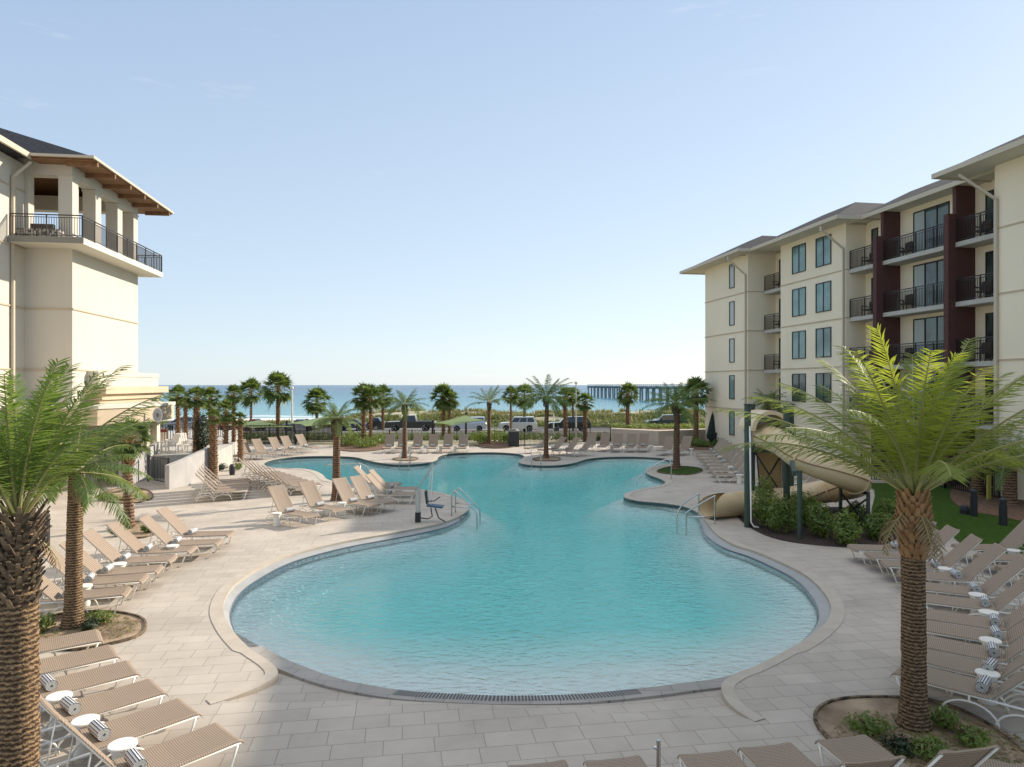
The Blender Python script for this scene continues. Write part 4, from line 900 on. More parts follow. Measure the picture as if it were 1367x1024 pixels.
scatter('dune_scrub', 6500, lambda q: (q.uniform(-60,60), 90+14*q.random(), q.uniform(.7,1.4)), 'dunegreen', 'green scrub on the near slope of the dunes beyond the road', 'plants', .55, 6, 9)
scatter('ground_cover', 7000, lambda q: (q.uniform(-45,38), q.uniform(61,75), q.uniform(.6,1.4)), 'dunegreen', 'green ground cover between the pool fence and the road', 'plants', .40, 8, 8)
q = random.Random(4); mb = MB()
for i in range(420):
    x = K(q.uniform(817,945)); y = q.uniform(58.9,62.5); X = x*y
    leaf_cloud(mb, (X,y,1.15), .28,.28,.26, 22, .07, i)
tag(mb.build('hedge_cover', M['shrub']), 'low bright green planting along the top of the beige wall', 'plants', None, 'stuff')
q = random.Random(14); pts = [G(*a) for a in mbp and [(1010,706),(1060,722),(1120,728),(1165,726)]]

# ---------------------------------------------------------------- loungers, side tables, towels
def lounger(beta, detail=True, L=1.06):
    r = empty('sun_lounger', (0,0,0)); tag(r, 'x', 'sun lounger', 'x')
    zs = .39; W = .34; xp = 1.24; cb, sb_ = cos(beta), sin(beta)
    n = 8 if detail else 5
    def slab(path, name, th=.014):
        m = MB(); k = len(path); vs = []
        for x, z, sg in path:
            for y, dz in ((-W,.0),(-W*.93,.012),(-W*.5,-sg*.7),(0,-sg),(W*.5,-sg*.7),(W*.93,.012),(W,.0)): vs.append((x,y,z+dz))
        c = 7; top = [(i*c+j, (i+1)*c+j, (i+1)*c+j+1, i*c+j+1) for i in range(k-1) for j in range(c-1)]
        o = len(vs); vs2 = [(a,b,z-th) for a,b,z in vs]; fs = [f[::-1] for f in top]; bot = [tuple(v+o for v in f) for f in top]
        per = [(i*c, (i+1)*c, (i+1)*c+o, i*c+o) for i in range(k-1)] + [((i+1)*c+c-1, i*c+c-1, i*c+c-1+o, (i+1)*c+c-1+o) for i in range(k-1)] + [(j+1, j, j+o, j+1+o) for j in range(c-1)] + [((k-1)*c+j, (k-1)*c+j+1, (k-1)*c+j+1+o, (k-1)*c+j+o) for j in range(c-1)]
        m.add(vs+vs2, fs+bot+per); return m.build(name, M['sling'], r, smooth=False)
    slab([(-.05,zs-.06,.0),(-.02,zs-.01,.0),(.03,zs+.012,.004),(.35,zs+.005,.014),(.7,zs,.02),(1.0,zs+.003,.014),(xp-.01,zs+.01,.004)], 'seat')
    bx = lambda t: xp+.01+t*L*cb; bz = lambda t: zs+.012+t*L*sb_
    slab([(bx(t), bz(t), g) for t, g in ((0,.003),(.3,.015),(.6,.018),(.9,.006),(.985,.0))]+[(bx(1.0)+.015,bz(1.0)-.01,0)], 'backrest')
    m = MB()
    for s in (-1,1):
        m.tube([(0,s*(W-.015),zs-.022),(xp+.62,s*(W-.015),zs-.022)], .017, n)
        m.tube([(bx(0), s*(W-.02), bz(0)-.03),(bx(1), s*(W-.02), bz(1)-.03)], .015, n)
    for x in (.02, .7, xp+.60): m.tube([(x,-W+.02,zs-.03-(.035 if x == .7 else 0)),(x,0,zs-.03-(.035 if x == .7 else .0))] and [(x,-W+.02,zs-.055),(x,W-.02,zs-.055)], .014, n)
    m.build('frame', M['white'], r, smooth=True)
    for s in (-1,1):
        y = s*(W-.01)
        m = MB(); m.tube([(.04,y,zs-.03),(.10,y+s*.01,.22),(.17,y+s*.02,.02),(.26,y+s*.02,.015)], .016, n); m.build('leg', M['white'], r, smooth=True)
        m = MB(); N = 12 if detail else 7
        m.tube([(.62+.36*(1-cos(pi*i/N)), y+s*.015, .015+.27*sin(pi*i/N)) for i in range(N+1)], .015, n)
        m.tube([(1.30+.34*(1-cos(pi*i/N)), y+s*.015, .015+.27*sin(pi*i/N)) for i in range(N+1)], .015, n)
        m.tube([(.98,y+s*.01,.28),(.98,y,zs-.03)], .015, n); m.tube([(1.64,y+s*.01,.28),(1.64,y,zs-.03)], .015, n)
        m.build('leg', M['white'], r, smooth=True)
    m = MB()
    for s in (-1,1): m.tube([(bx(.55), s*(W-.05), bz(.55)-.035), (xp+.50, s*(W-.05), zs-.02)], .011, n)
    m.tube([(xp+.50,-W+.05,zs-.02),(xp+.50,W-.05,zs-.02)], .011, n)
    m.build('back_strut', M['white'], r, smooth=True)
    return r
protoA = [lounger(radians(a)) for a in (40, 46, 52)] + [lounger(radians(54), True, 1.2)]; used = set()
proto_t = None
def towel():
    r = empty('rolled_towel', (0,0,0)); tag(r, 'x', 'towel', 'x'); m = MB(); N = 42; rr = .076; L = .17
    for k in range(N):
        a0, a1 = 2*pi*k/N, 2*pi*(k+1)/N; q = 1+.04*sin(k*2.1)
        m.cur = 0 if k % 3 else 1
        m.add([(rr*q*cos(a0),-L,rr*q*sin(a0)),(rr*q*cos(a1),-L,rr*q*sin(a1)),(rr*q*cos(a1),L,rr*q*sin(a1)),(rr*q*cos(a0),L,rr*q*sin(a0))], [(0,3,2,1)])
    m.build('roll', [M['towelw'], M['towelb']], r, smooth=True)
    for s in (-1,1):
        m = MB(); T = 46
        for i in range(T):
            t0, t1 = i/T, (i+1)/T; a0, a1 = t0*4.2*2*pi, t1*4.2*2*pi; r0, r1 = .012+.06*t0, .012+.06*t1; w_ = .0085
            m.cur = 0; f = [(r0*cos(a0),s*(L+.002),r0*sin(a0)),(r1*cos(a1),s*(L+.002),r1*sin(a1)),((r1+w_)*cos(a1),s*(L+.002),(r1+w_)*sin(a1)),((r0+w_)*cos(a0),s*(L+.002),(r0+w_)*sin(a0))]
            m.add(f, [(0,1,2,3)])
        N=18; m.cur = 1; m.add([(rr*.99*cos(2*pi*i/N), s*(L-.004), rr*.99*sin(2*pi*i/N)) for i in range(N)], [tuple(range(N))])
        m.build('roll_end', [M['towelw'], M['towelg']], r)
    return r
def side_table():
    r = empty('side_table', (0,0,0)); tag(r, 'x', 'side table', 'x')
    m = MB(); m.lathe([(.0,.415),(.155,.415),(.165,.425),(.165,.445),(.157,.452),(.0,.452)], 28, cap=False); m.build('table_top', M['white'], r, smooth=False)
    m = MB(); m.lathe([(.13,0),(.135,.02),(.10,.2),(.12,.36),(.15,.415)], 20, cap=True); m.build('base', M['white'], r, smooth=True); return r
TP = towel(); SP = side_table(); tu = [0]; su = [0]
def put(proto, flag, loc, rz, label, group):
    if flag[0] == 0: o = proto; flag[0] = 1
    else: o = copy_tree(proto)
    o.location = loc; o.rotation_euler = (0,0,rz); o['label'] = label
    if group: o['group'] = group
    return o
lf = [[0],[0],[0],[0]]
JR = random.Random(3)
def put_l(foot, ang, label, group, kind=1, towel_l=None, table=None, tside=1):
    ang += JR.uniform(-.03,.03)
    o = put(protoA[kind], lf[kind], (foot.x, foot.y, 0), ang, label, group)
    c, s = cos(ang), sin(ang)
    if towel_l: put(TP, tu, (foot.x+c*1.10, foot.y+s*1.10, .39+.078), ang+R.uniform(-.12,.12), towel_l, 'rolled towels on the sun loungers')
    if table: put(SP, su, (foot.x+c*1.05-s*tside*.56, foot.y+s*1.05+c*tside*.56, 0), 0, table, 'round white side tables between loungers')
    return o
def ang(v): return atan2(v[1], v[0])
def LR(i, n, side): return f'{ORD[i]} from the {side}'
# A: near left
A = [(132,848),(152,869),(177,891),(210,916),(252,943),(305,977)]
for i, p in enumerate(A):
    f = G(*p, .39); w = LR(5-i, 6, 'camera') 
    nm = 'nearest' if i == 5 else ORD[5-i]+' nearest'
    put_l(f, ang((-.65,-.76)) - (5-i)*.045, f'brown sling lounger in the bottom left row, {nm} to the viewer', 'bottom left row of loungers', 3,
          f'striped towel on the {nm} lounger of the bottom left row' if i > 1 else None, f'white side table behind the {nm} lounger of the bottom left row' if i in (2,3,5) else None, -1 if i == 5 else 1)
# B: mid left
B = [(308,712),(292,723),(256,733),(230,745),(212,759),(192,771),(169,789)]
for i, p in enumerate(B):
    f = G(*p, .39); nm = 'farthest' if i == 0 else ORD[i]+' farthest'
    put_l(f, ang((-1,-.10-.035*i)), f'tan lounger among the seven left of the pool, {nm} from viewer', 'row of seven loungers left of the pool', 1,
          f'striped towel on the {nm} lounger of the seven at left', f'white side table by the {nm} lounger of the row of seven at left' if i in (1,3,5) else None, 1)
# C, D: behind
for i in range(5):
    f = G(330, 653, .39); f = Vector((f.x-.28*i, f.y+.80*i, 0)); nm = 'nearest' if i == 0 else ORD[i]+' beyond the front one'
    put_l(f, ang((-.89,-.45)), f'brown lounger edge-on by the ramp wall, {"front one" if i == 0 else ORD[i-1]+" behind the front one"}', 'short row of loungers by the ramp wall', 1)
for i in range(8):
    f = G(428, 646, .39); f = Vector((f.x-.46*i, f.y+.62*i, 0))
    put_l(f, ang((-.90,-.42)), f'brown lounger among eight by the shallow inlet, {"front one" if i == 0 else ORD[i-1]+" behind the front one"}', 'row of eight loungers by the shallow inlet', 1)
# E, F: peninsula
for i, (p, q) in enumerate(zip([(414,688),(453,680),(498,674),(521,670)], [(392.6,684),(430.5,673),(469,669),(498,664)])):
    f = G(*p, .39); g = G(*q, .39); sd = ['leftmost','second from the left','third from the left, beside the palm','rightmost'][i]
    put_l(f, ang((-.80,.60)), f'tan lounger in the front row on the peninsula, {sd}', 'front row of loungers on the peninsula', 2, f'white towel on the peninsula front-row lounger, {sd}', f'white side table by the peninsula front-row lounger, {sd}' if i in (0,2) else None, 1)
for i, p in enumerate([(533,645.5),(556,651.5),(555,659)]):
    f = G(*p, .39); sd = ['farthest','middle one','nearest'][i]
    put_l(f, ang((-1,.08)), f'shaded brown lounger in the back row on the peninsula, {sd}', 'back row of loungers on the peninsula', 1, f'towel on the shaded peninsula lounger, {sd}')
# G: far back facing us
for i, px in enumerate([515.7,533,555,576,595,616]):
    f = Vector((K(px)*48.6, 48.6, 0)); sd = ['leftmost','second from left','third from left','third from right','second from right','rightmost'][i]
    put_l(f, pi/2, f'lounger facing the camera in the far row of six before the planting, {sd}', 'far row of six loungers facing the pool', 2, f'white towel on the far facing lounger, {sd} of six', f'white side table right of the far facing lounger, {sd} of six' if i in (1,3,4) else None, -1)
# H: far left
for i, (px, py) in enumerate([(317,608),(345,606),(364,605),(386,602),(401,600),(421,597)]):
    f = G(px, py, .39); sd = ['leftmost','second from left','third from left','third from right','second from right','rightmost'][i]
    put_l(f, ang((-.80,.60)), f'lounger at the far left under the tall dark fence, {sd}', 'six loungers by the tall dark fence', 2, f'towel on the fence-side lounger, {sd} of six' if i > 2 else None)
# I: far right
I1 = [(703,598),(722,600),(741,601),(760,602)]
for i, (px, py) in enumerate(I1):
    f = G(px, py, .39); sd = ['leftmost','second from left','third from left','rightmost'][i]
    put_l(f, ang((.8,.55)), f'lounger in the far row of four behind the grey-green date palm, {sd}', 'far row of four loungers behind the palm', 1, f'white towel on the far row of four loungers, {sd}')
for i, (px, py) in enumerate([(785,596),(803,596),(821,597),(840,597),(857,597)]):
    f = G(px, py, .39); sd = ['leftmost','second from left','middle one','second from right','rightmost'][i]
    put_l(f, ang((.30,.95)), f'lounger in front of the beige wall, {sd}', 'five loungers in front of the beige wall', 2, f'white towel on the beige-wall lounger, {sd}' if i > 1 else None, f'white side table by the beige-wall lounger, {sd}' if i in (1,4) else None, -1)
for i, (px, py) in enumerate([(882,601),(905,601)]):
    f = G(px, py, .39); put_l(f, ang((.55,.83)), f'lounger beside the corner cabbage palm, {"left" if i == 0 else "right"} one of two', 'two loungers by the corner palm', 2, None, 'white side table right of the loungers by the corner palm' if i else None, -1)
# J: along the right hotel wing
for i in range(8):
    t = i/7; p0 = G(929,602,.39); p1 = G(954,633,.39); f = p0.lerp(p1, t); nm = 'farthest' if i == 0 else ORD[i]+' farthest'
    put_l(f, ang((1,.10-.12*t)), f'lounger among eight left of the slide tower, {nm} from viewer', 'row of eight loungers left of the slide tower', 2, f'white towel left of the slide, on the {nm} lounger' if i != 5 else None, f'white side table beside the {nm} lounger left of the slide' if i in (2,5,7) else None, -1)
for i in range(2):
    f = G(1036,640+i*13,.39); put_l(f, ang((1,.05)), f'lounger seen under the slide tube behind the steps, {"farther" if i == 0 else "nearer"} one', 'two loungers behind the slide', 2, f'white towel on the lounger under the slide tube, {"farther" if i == 0 else "nearer"} one')
# K: right near row
KT = [(1195,726),(1222,737),(1246.5,749),(1275,764),(1300,782),(1313,800),(1326,825),(1328.5,843),(1323.6,865.5),(1320,886),(1311,911)]
for i, p in enumerate(KT):
    t = i/10; T = G(p[0], p[1]+3, .45); a = atan2(-.10-.62*t, .99-.26*t); f = T - Vector((cos(a), sin(a), 0))*1.08
    k_ = 10-i; nm = 'nearest' if k_ == 0 else ORD[k_]+' nearest'
    put_l(f, a, f'lounger in the long right-hand row, {nm} to the viewer', 'long right-hand row of loungers', 1, f'blue striped towel on the {nm} lounger of the long right row', f'white side table by the {nm} lounger of the long right row' if i in (3,5,6,8,10) else None, 1)
for i, (px, py) in enumerate([(1281,730),(1313,744),(1342,760)]):
    f = G(px, py, .39); sd = ['farthest','middle one','nearest'][i]
    put_l(f, ang((1,-.02)), f'lounger at the right edge by the lawn, {sd} of three', 'three loungers by the lawn', 1, None, f'white side table beside the {sd} lounger by the lawn' if i < 2 else None, -1)
# N: bottom edge
for i, (px, py) in enumerate([(717,1019),(817,1013),(942,1005),(1021,995.5),(1123,985)]):
    f = G(px, py, .39); sd = ['leftmost','second from left','middle one','second from right','rightmost'][i]
    put_l(f, ang((.16,-1)) + (.05 if i > 3 else 0), f'foot end of a lounger cut by the bottom edge, {sd} of five', 'five loungers at the bottom edge', 2)
f = G(1262, 1019, .39); put_l(f, ang((.9,-.42)), 'foot end of a lounger at the bottom right corner in the round bed', None, 2)

def litter(cx, cy, rx, ry, n, seed, label):
    q = random.Random(seed); mb = MB()
    for _ in range(n):
        a = q.uniform(0, 2*pi); t = sqrt(q.random()); x = cx+rx*t*cos(a); y = cy+ry*t*sin(a); l = q.uniform(.015,.05); w = l*q.uniform(.15,.5); b = q.uniform(0,pi); c_, s_ = cos(b), sin(b); z = .032+q.uniform(0,.012)
        mb.cur = 0 if q.random() < .72 else 1
        mb.add([(x-c_*l, y-s_*l, z), (x+s_*w, y-c_*w, z+.006), (x+c_*l, y+s_*l, z+q.uniform(0,.015)), (x-s_*w, y+c_*w, z+.004)], [(0,1,2,3)])
    tag(mb.build('leaf_litter', [M['dry'], M['shrub']]), label, 'leaf litter', None, 'stuff')
b = G(1235, 985); litter(b.x, b.y-.1, 1.25, .75, 1500, 3, 'dead leaves and bits of moss strewn round the near right palm')
b = G(120, 842); litter(b.x, b.y, .95, .8, 700, 4, 'dead leaves strewn on the sandy bed at left')
# ---------------------------------------------------------------- water slide
sp = G(1000, 704); S0 = Vector((8.3, 23.6, 0))
ws = empty('water_slide', S0, 0, 'tan tube water slide with green posts and steps on the right side of the pool', 'water slide')
def wp(px, py, D): return Vector((K(px)*D, D, Z(py, D))) - S0
path = [wp(1022,582,25.8), wp(1026,584,25.0), wp(1044,592,23.8), wp(1071,611,22.9), wp(1104,625,22.5), wp(1133,637,22.9), wp(1145,645,24.1), wp(1136,650,25.4), wp(1112,654,26.3), wp(1080,660,26.7), wp(1040,668,26.4), wp(997,672.5,25.6), wp(965,674.5,25.1), wp(944,676.5,24.8)]
sp_ = spline(path, 7); rad = .44
m = MB(); m.tube(sp_[:-12], rad, 22, False); m.build('flume', M['slide'], ws, smooth=True)
m = MB(); m.tube(sp_[:-12], rad-.03, 22, False); m.f = [f[::-1] for f in m.f]; m.build('flume_lining', M['slidein'], ws, smooth=True)
# open exit trough
m = MB(); pts = sp_[-13:]; n = 14; vs = []
for i, p in enumerate(pts):
    d = (pts[min(i+1,len(pts)-1)]-pts[max(i-1,0)]).normalized(); s = d.cross(Vector((0,0,1))).normalized(); u = s.cross(d); k = max(0, (i-4)/8)
    amax = pi*(1-.42*k)
    for rr in (rad, rad-.03):
        for j in range(n+1): a = -pi/2 - amax + 2*amax*j/n; vs.append(p + s*cos(a)*rr + u*sin(a)*rr)
q_ = 2*(n+1)
for i in range(len(pts)-1):
    for j in range(n): m.f.append((i*q_+j, i*q_+j+1, (i+1)*q_+j+1, (i+1)*q_+j)); m.f.append((i*q_+n+1+j, (i+1)*q_+n+1+j, (i+1)*q_+n+2+j, i*q_+n+2+j))
m.v = [tuple(v) for v in vs]; m.m = [0]*len(m.f); m.build('exit_trough', M['slide'], ws, smooth=True)
for idx in (1, 21, 38, 56, 70, 79):
    d = (sp_[idx+1]-sp_[idx-1]).normalized(); m = MB(); m.tube([sp_[idx]-d*.035, sp_[idx]+d*.035], rad+.04, 24, True); m.build('joint_ring', M['slide'], ws)
for sgn in (-1,1):
    m = MB(); L_ = []
    for i, p in enumerate(sp_[2:-12]):
        d = (sp_[i+3]-sp_[i+1]).normalized(); s = d.cross(Vector((0,0,1))).normalized(); L_.append(p + s*sgn*(rad+.012))
    m.tube(L_, .022, 4, False); m.build('seam', M['seam'], ws)
# entry hood
m = MB(); c = wp(1023,574,25.2); N = 18
for k in range(N):
    a0, a1 = pi*k/N, pi*(k+1)/N
    def Q(a, r, y): return (c.x + r*cos(a), c.y + y, c.z + r*sin(a))
    m.add([Q(a0,.72,-.55),Q(a1,.72,-.55),Q(a1,.72,.9),Q(a0,.72,.9),Q(a0,.58,-.55),Q(a1,.58,-.55),Q(a1,.58,.9),Q(a0,.58,.9)], [(0,1,2,3),(7,6,5,4),(0,4,5,1),(3,2,6,7)])
m.build('entry_hood', M['slide'], ws)
m = MB(); m.add([(c.x+.56*cos(2*pi*i/20), c.y+.85, c.z+.56*sin(2*pi*i/20)) for i in range(20)], [tuple(range(20))]); m.build('hood_backing', M['slidein'], ws)
# tower
def lp(px, D, z=0): return Vector((K(px)*D, D, z)) - S0
posts = [(998,23.4),(1004,26.6),(1050,23.9),(1056,26.9)]
PP = [lp(a, D) for a, D in posts]
for p, (a, D) in zip(PP, posts): m = MB(); m.tube([p, p+Vector((0,0,Z(541,D)))], .11, 12); m.tube([p+Vector((0,0,Z(541,D))), p+Vector((0,0,Z(541,D)+.05))], .13, 12); m.build('post', M['greenpost'], ws, smooth=False)
pz = 2.45
def TP_(a, b, z=0): return PP[0] + (PP[2]-PP[0])*a + (PP[1]-PP[0])*b + Vector((0,0,z))
def tpris(m, q, z0, z1): m.prism([tuple(TP_(a, b))[:2] for a, b in q], z0, z1)
m = MB(); tpris(m, [(.05,.55),(.95,.55),(1,1),(0,1)], pz-.12, pz); m.build('platform', M['greenpost'], ws)
m = MB(); tpris(m, [(.0,.985),(1.0,.985),(1.0,1.0),(0,1.0)], pz+.25, pz+1.35); tpris(m, [(.985,.5),(1.0,.5),(1.0,.985),(.985,.985)], pz, pz+1.35); m.build('guard_panel', M['greenpost'], ws)
ns = 11
for i in range(ns):
    z = pz*(1-(i+.5)/ns); b = 1.0 + .105*i
    m = MB(); tpris(m, [(.16,b),(.86,b),(.86,b+.10),(.16,b+.10)], z-.04, z); tpris(m, [(.16,b),(.86,b),(.86,b+.012),(.16,b+.012)], z+.003, z+pz/ns-.045); m.build('step', M['steprisers'], ws)
m = MB()
for a in (.13, .89): m.beam(TP_(a,1.0,pz-.1), TP_(a,2.15,.1), .05, .2)
m.build('stringer', M['black'], ws)
m = MB()
m.beam(TP_(.05,.05,1.5), TP_(.05,.95,2.35), .05); m.beam(TP_(.05,.9,.4), TP_(.95,.95,2.3), .05); m.beam(TP_(.95,.9,.4), TP_(.05,.95,2.3), .05)
m.build('brace', M['black'], ws)
p = lp(1067.5, 21.5); m = MB(); zt = Z(628, 21.5); m.tube([p, p+Vector((0,0,zt))], .075, 10); m.beam(p+Vector((-.15,0,zt-.1)), p+Vector((.12,.9,zt+.15)), .12, .16); m.build('post', M['greenpost'], ws)
for px, D in ((1122,24.2),(1159,23.0)):
    p = lp(px, D); m = MB(); m.beam(p, p+Vector((0,0,1.25)), .09); m.build('post', M['greenpost'], ws)
a, b = lp(1122,24.2), lp(1159,23.0); m = MB(); m.beam(a+Vector((0,0,.15)), b+Vector((0,0,1.05)), .05); m.beam(b+Vector((0,0,.15)), a+Vector((0,0,1.05)), .05); m.beam(a+Vector((0,0,1.2)), b+Vector((0,0,1.2)), .08); m.build('brace', M['black'], ws)
m = MB(); p = lp(1001, 23.25); m.tube([p+Vector((0,0,Z(569,23.2))), p+Vector((.04,0,.2)), p+Vector((.12,-.05,.06)), p+Vector((.25,-.15,.05))], .028, 8); m.build('water_pipe', M['white'], ws, smooth=True)

# ---------------------------------------------------------------- handrails, ladders, lift
def rail(name, loc, lines, r, label, cat, group=None, rz=0):
    e = empty(name, loc, rz, label, cat, group)
    for nm, pts in lines:
        m = MB(); m.tube(spline(pts, 4) if len(pts) > 2 else pts, r, 8); m.build(nm, M['steel'], e, smooth=True)
    return e
# double rail by the lift: descends to the right into the water
for k, (px, py) in enumerate([(603,690)]):
    p = G(px, py); L = [G(605,690), G(612,686)]
    base = p; lines = []
    for j, b_ in enumerate([G(603,689), G(608,684)]):
        o = b_ - base; lines.append(('handrail', [o+Vector((0,0,0)), o+Vector((0,0,.75)), o+Vector((.06,0,.88)), o+Vector((.2,-.03,.86)), o+Vector((.85,-.25,.25)), o+Vector((.93,-.28,.05)), o+Vector((.94,-.28,-.5))]))
        lines.append(('brace_bar', [o+Vector((0,0,.35)), o+Vector((.72,-.22,.34))]))
    rail('pool_handrail', base, lines, .024, 'pair of stainless handrails going down from the tip of the peninsula', 'handrail')
b_ = G(896, 639); e = G(857, 643); o = e-b_
rail('pool_handrail', b_, [('handrail', [(0,0,0),(0,0,.75),(-.05,.05,.92),(-.3,.1,.95), Vector((o.x*.55,.0,.62)), Vector((o.x*1.0,-.05,-.08)), Vector((o.x*1.02,-.05,-.4))])], .026, 'single curved handrail beside the date palm on the right pool edge', 'handrail')
b_ = G(507, 641); rail('pool_handrail', b_, [('handrail', [(-3.0,.7,.70),(-1.4,.4,.78),(-.95,.3,.78),(0,0,.15),(.2,0,-.4)]), ('rail_post', [(-1.05,.3,0),(-1.05,.3,.78)])], .022, 'thin handrail behind the shaded peninsula loungers', 'handrail')
def ladder(px, py, label):
    b_ = G(px, py); L = []
    for s in (-.28,.28): L.append(('ladder_rail', [(s,.45,0),(s,.45,.55),(s,.38,.72),(s,.15,.72),(s,-.05,.5),(s,-.1,0),(s,-.12,-.9)]))
    for z in (-.35,-.65): L.append(('rung', [(-.28,-.11,z),(.28,-.11,z)]))
    rail('pool_ladder', b_, L, .024, label, 'pool ladder')
ladder(540, 620.5, 'stainless pool ladder in front of the small date palm'); ladder(716, 621, 'stainless pool ladder left of the grey-green date palm')
b_ = G(954, 700); rail('slide_handrail', b_, [('handrail', [(0,0,-.1),(0,0,.85),(-.05,0,.95),(-.9,.1,.42),(-.95,.1,.3),(-.95,.1,-.6)]), ('handrail', [(-.35,.75,-.1),(-.35,.75,.8),(-.42,.75,.9),(-1.05,.8,.35),(-1.1,.8,-.5)]), ('cross_bar', [(0,0,.25),(-.93,.1,.25)])], .026, 'stainless handrails around the mouth of the water slide', 'handrail')
# pool lift
p = G(558, 697); pl = empty('pool_lift', p, 0, 'pool lift with slanted white arm and blue seat on the peninsula', 'pool lift')
m = MB(); m.box(-.09,.09,-.09,.09,0,.35); m.build('base_box', M['blackpl'], pl)
m = MB(); m.box(-.07,.07,-.07,.07,.35,1.12); m.build('mast', M['concrete'], pl)
m = MB(); m.beam((-.03,0,1.1),(.52,.1,2.02),.07); m.build('arm', M['steel'], pl)
m = MB(); m.beam((.52,.1,2.02),(.44,.0,.55),.035); m.beam((.46,.1,1.9),(.30,0,.6),.025); m.build('hanger', M['steel'], pl)
m = MB(); m.beam((.33,0,.60),(.88,-.02,.54),.42,.05); m.build('seat', M['navy'], pl)
m = MB(); m.beam((.33,0,.66),(.27,0,1.1),.42,.05); m.build('seat_back', M['blackpl'], pl)
m = MB(); m.tube([(.34,-.2,.75),(.6,-.22,.78),(.80,-.2,.92)], .018, 6); m.tube([(.6,0,.5),(.72,0,.15),(.95,-.02,.02)], .022, 6); m.tube([(.45,0,.5),(.5,0,.2),(.35,-.05,.12),(.08,0,.15)], .022, 6); m.build('footrest', M['blackpl'], pl)

# ---------------------------------------------------------------- small things
def bollard(px, py, h, r, label, loc=None):
    p = loc or G(px, py); e = empty('bollard_light', p, 0, label, 'bollard'); m = MB(); m.lathe([(r,0),(r,h*.78),(r*.75,h*.79),(r*.75,h*.86)], 16); m.build('post', M['blackpl'], e)
    m = MB(); m.lathe([(r*1.02,h*.86),(r*1.02,h*.95),(r*.7,h)], 16); m.build('cap', M['blackpl'], e)
bollard(1300, 690, 1.0, .12, 'black bollard light on the lawn, left one'); bollard(1339, 702, .95, .125, 'black bollard light on the lawn, right one behind the lounger')
bollard(60, 730, 1.0, .13, 'black bollard beside the shaggy palm trunk on the left')
p = G(1288, 687); m = MB(); m.lathe([(.17,0),(.17,.2),(.14,.32),(.06,.36)], 14); tag(m.build('garden_speaker', M['blackpl'], loc=p), 'squat black garden speaker beside the left lawn bollard', 'speaker')
p = G(347, 0+640) if False else None
m = MB(); p = G(1320, 668); m.box(-.07,.07,-.05,.05,0,1.05); tag(m.build('marker_post', mat('yellow_post', (.42,.36,.07), .6), loc=p), 'short yellow-green post in the straw bed beside the left palm', 'post')
for px, py, l in ((310,634,'black round garden lamp behind the row of eight loungers'), (277,640,'black round garden lamp at the foot of the thick orange palm')):
    p = G(px, py); m = MB(); m.lathe([(.13,0),(.16,.2),(.16,.45),(.1,.55),(.02,.58)], 12); tag(m.build('garden_lamp', M['blackpl'], loc=p), l, 'garden lamp')
# litter bin
p = G(686, 596); e = empty('litter_bin', p, 0, 'black litter bin at the left end of the metal fence', 'bin'); m = MB(); m.box(-.42,.42,-.4,.4,0,1.15); bevel(m.build('bin_body', M['blackpl'], e), .03); m = MB(); m.box(-.46,.46,-.44,.44,1.15,1.25); m.lathe([(.4,1.25),(.3,1.38),(.05,1.42)], 12); m.build('lid', M['slabdark'], e)
# near stainless post at the bottom edge
p = Vector((K(879)*7.2, 7.2, 0)); e = empty('shower_post', p, 0, 'slim stainless post at the bottom edge between the loungers', 'post'); m = MB(); m.tube([(0,0,0),(0,0,Z(988,7.2))], .022, 10); m.build('pole', M['steel'], e); m = MB(); m.tube([(-.05,0,Z(998,7.2)),(.0,0,Z(998,7.2))], .018, 8); m.build('button', M['steel'], e)
# closed umbrella
p = G(951, 594); e = empty('closed_umbrella', p, 0, 'closed dark green parasol at the corner of the right hotel wing', 'umbrella')
m = MB(); N = 16; prof = [(.03,2.55),(.10,2.3),(.26,1.5),(.38,.75),(.36,.5),(.30,.45)]; vs = []
for r_, z in prof:
    for j in range(N): a = 2*pi*j/N; vs.append((r_*(1+.18*(j%2))*cos(a), r_*(1+.18*(j%2))*sin(a), z))
m.add(vs, [(i*N+j, i*N+(j+1)%N, (i+1)*N+(j+1)%N, (i+1)*N+j) for i in range(len(prof)-1) for j in range(N)]); m.build('canopy', M['umb'], e)
m = MB(); m.tube([(0,0,0),(0,0,2.7)], .025, 8); m.build('pole', M['black'], e); m = MB(); m.lathe([(.3,0),(.3,.08),(.05,.12)], 14); m.build('base', M['black'], e)
# grill counter by the hotel corner
p = G(970, 594); e = empty('outdoor_counter', p, radians(9), 'black outdoor counter against the base of the right hotel wing', 'counter'); m = MB(); m.box(-1.3,1.7,-.4,.4,0,.95); m.build('cabinet', M['blackpl'], e); m = MB(); m.box(-1.4,1.8,-.5,.5,.95,1.03); m.build('worktop', M['bronze'], e)
# lamp poles
for px, D, top, l, r_ in ((390,60,520,'white lamp pole behind the far left loungers',.09),(739,70,526,'thin pale lamp pole by the black wagon, left one',.07),(769,60,513,'thin pale lamp pole among the three palms by the fence',.07)):
    e = empty('lamp_pole', (K(px)*D, D, terr(0,D)), 0, l, 'lamp pole'); h = Z(top, D)-terr(0,D); m = MB(); m.tube([(0,0,0),(0,0,h)], [r_,r_*.7], 10); m.build('pole', M['white'], e); m = MB(); m.lathe([(.05,h),(.14,h+.05),(.14,h+.2),(.05,h+.25)], 10); m.build('lamp_head', M['white'], e)
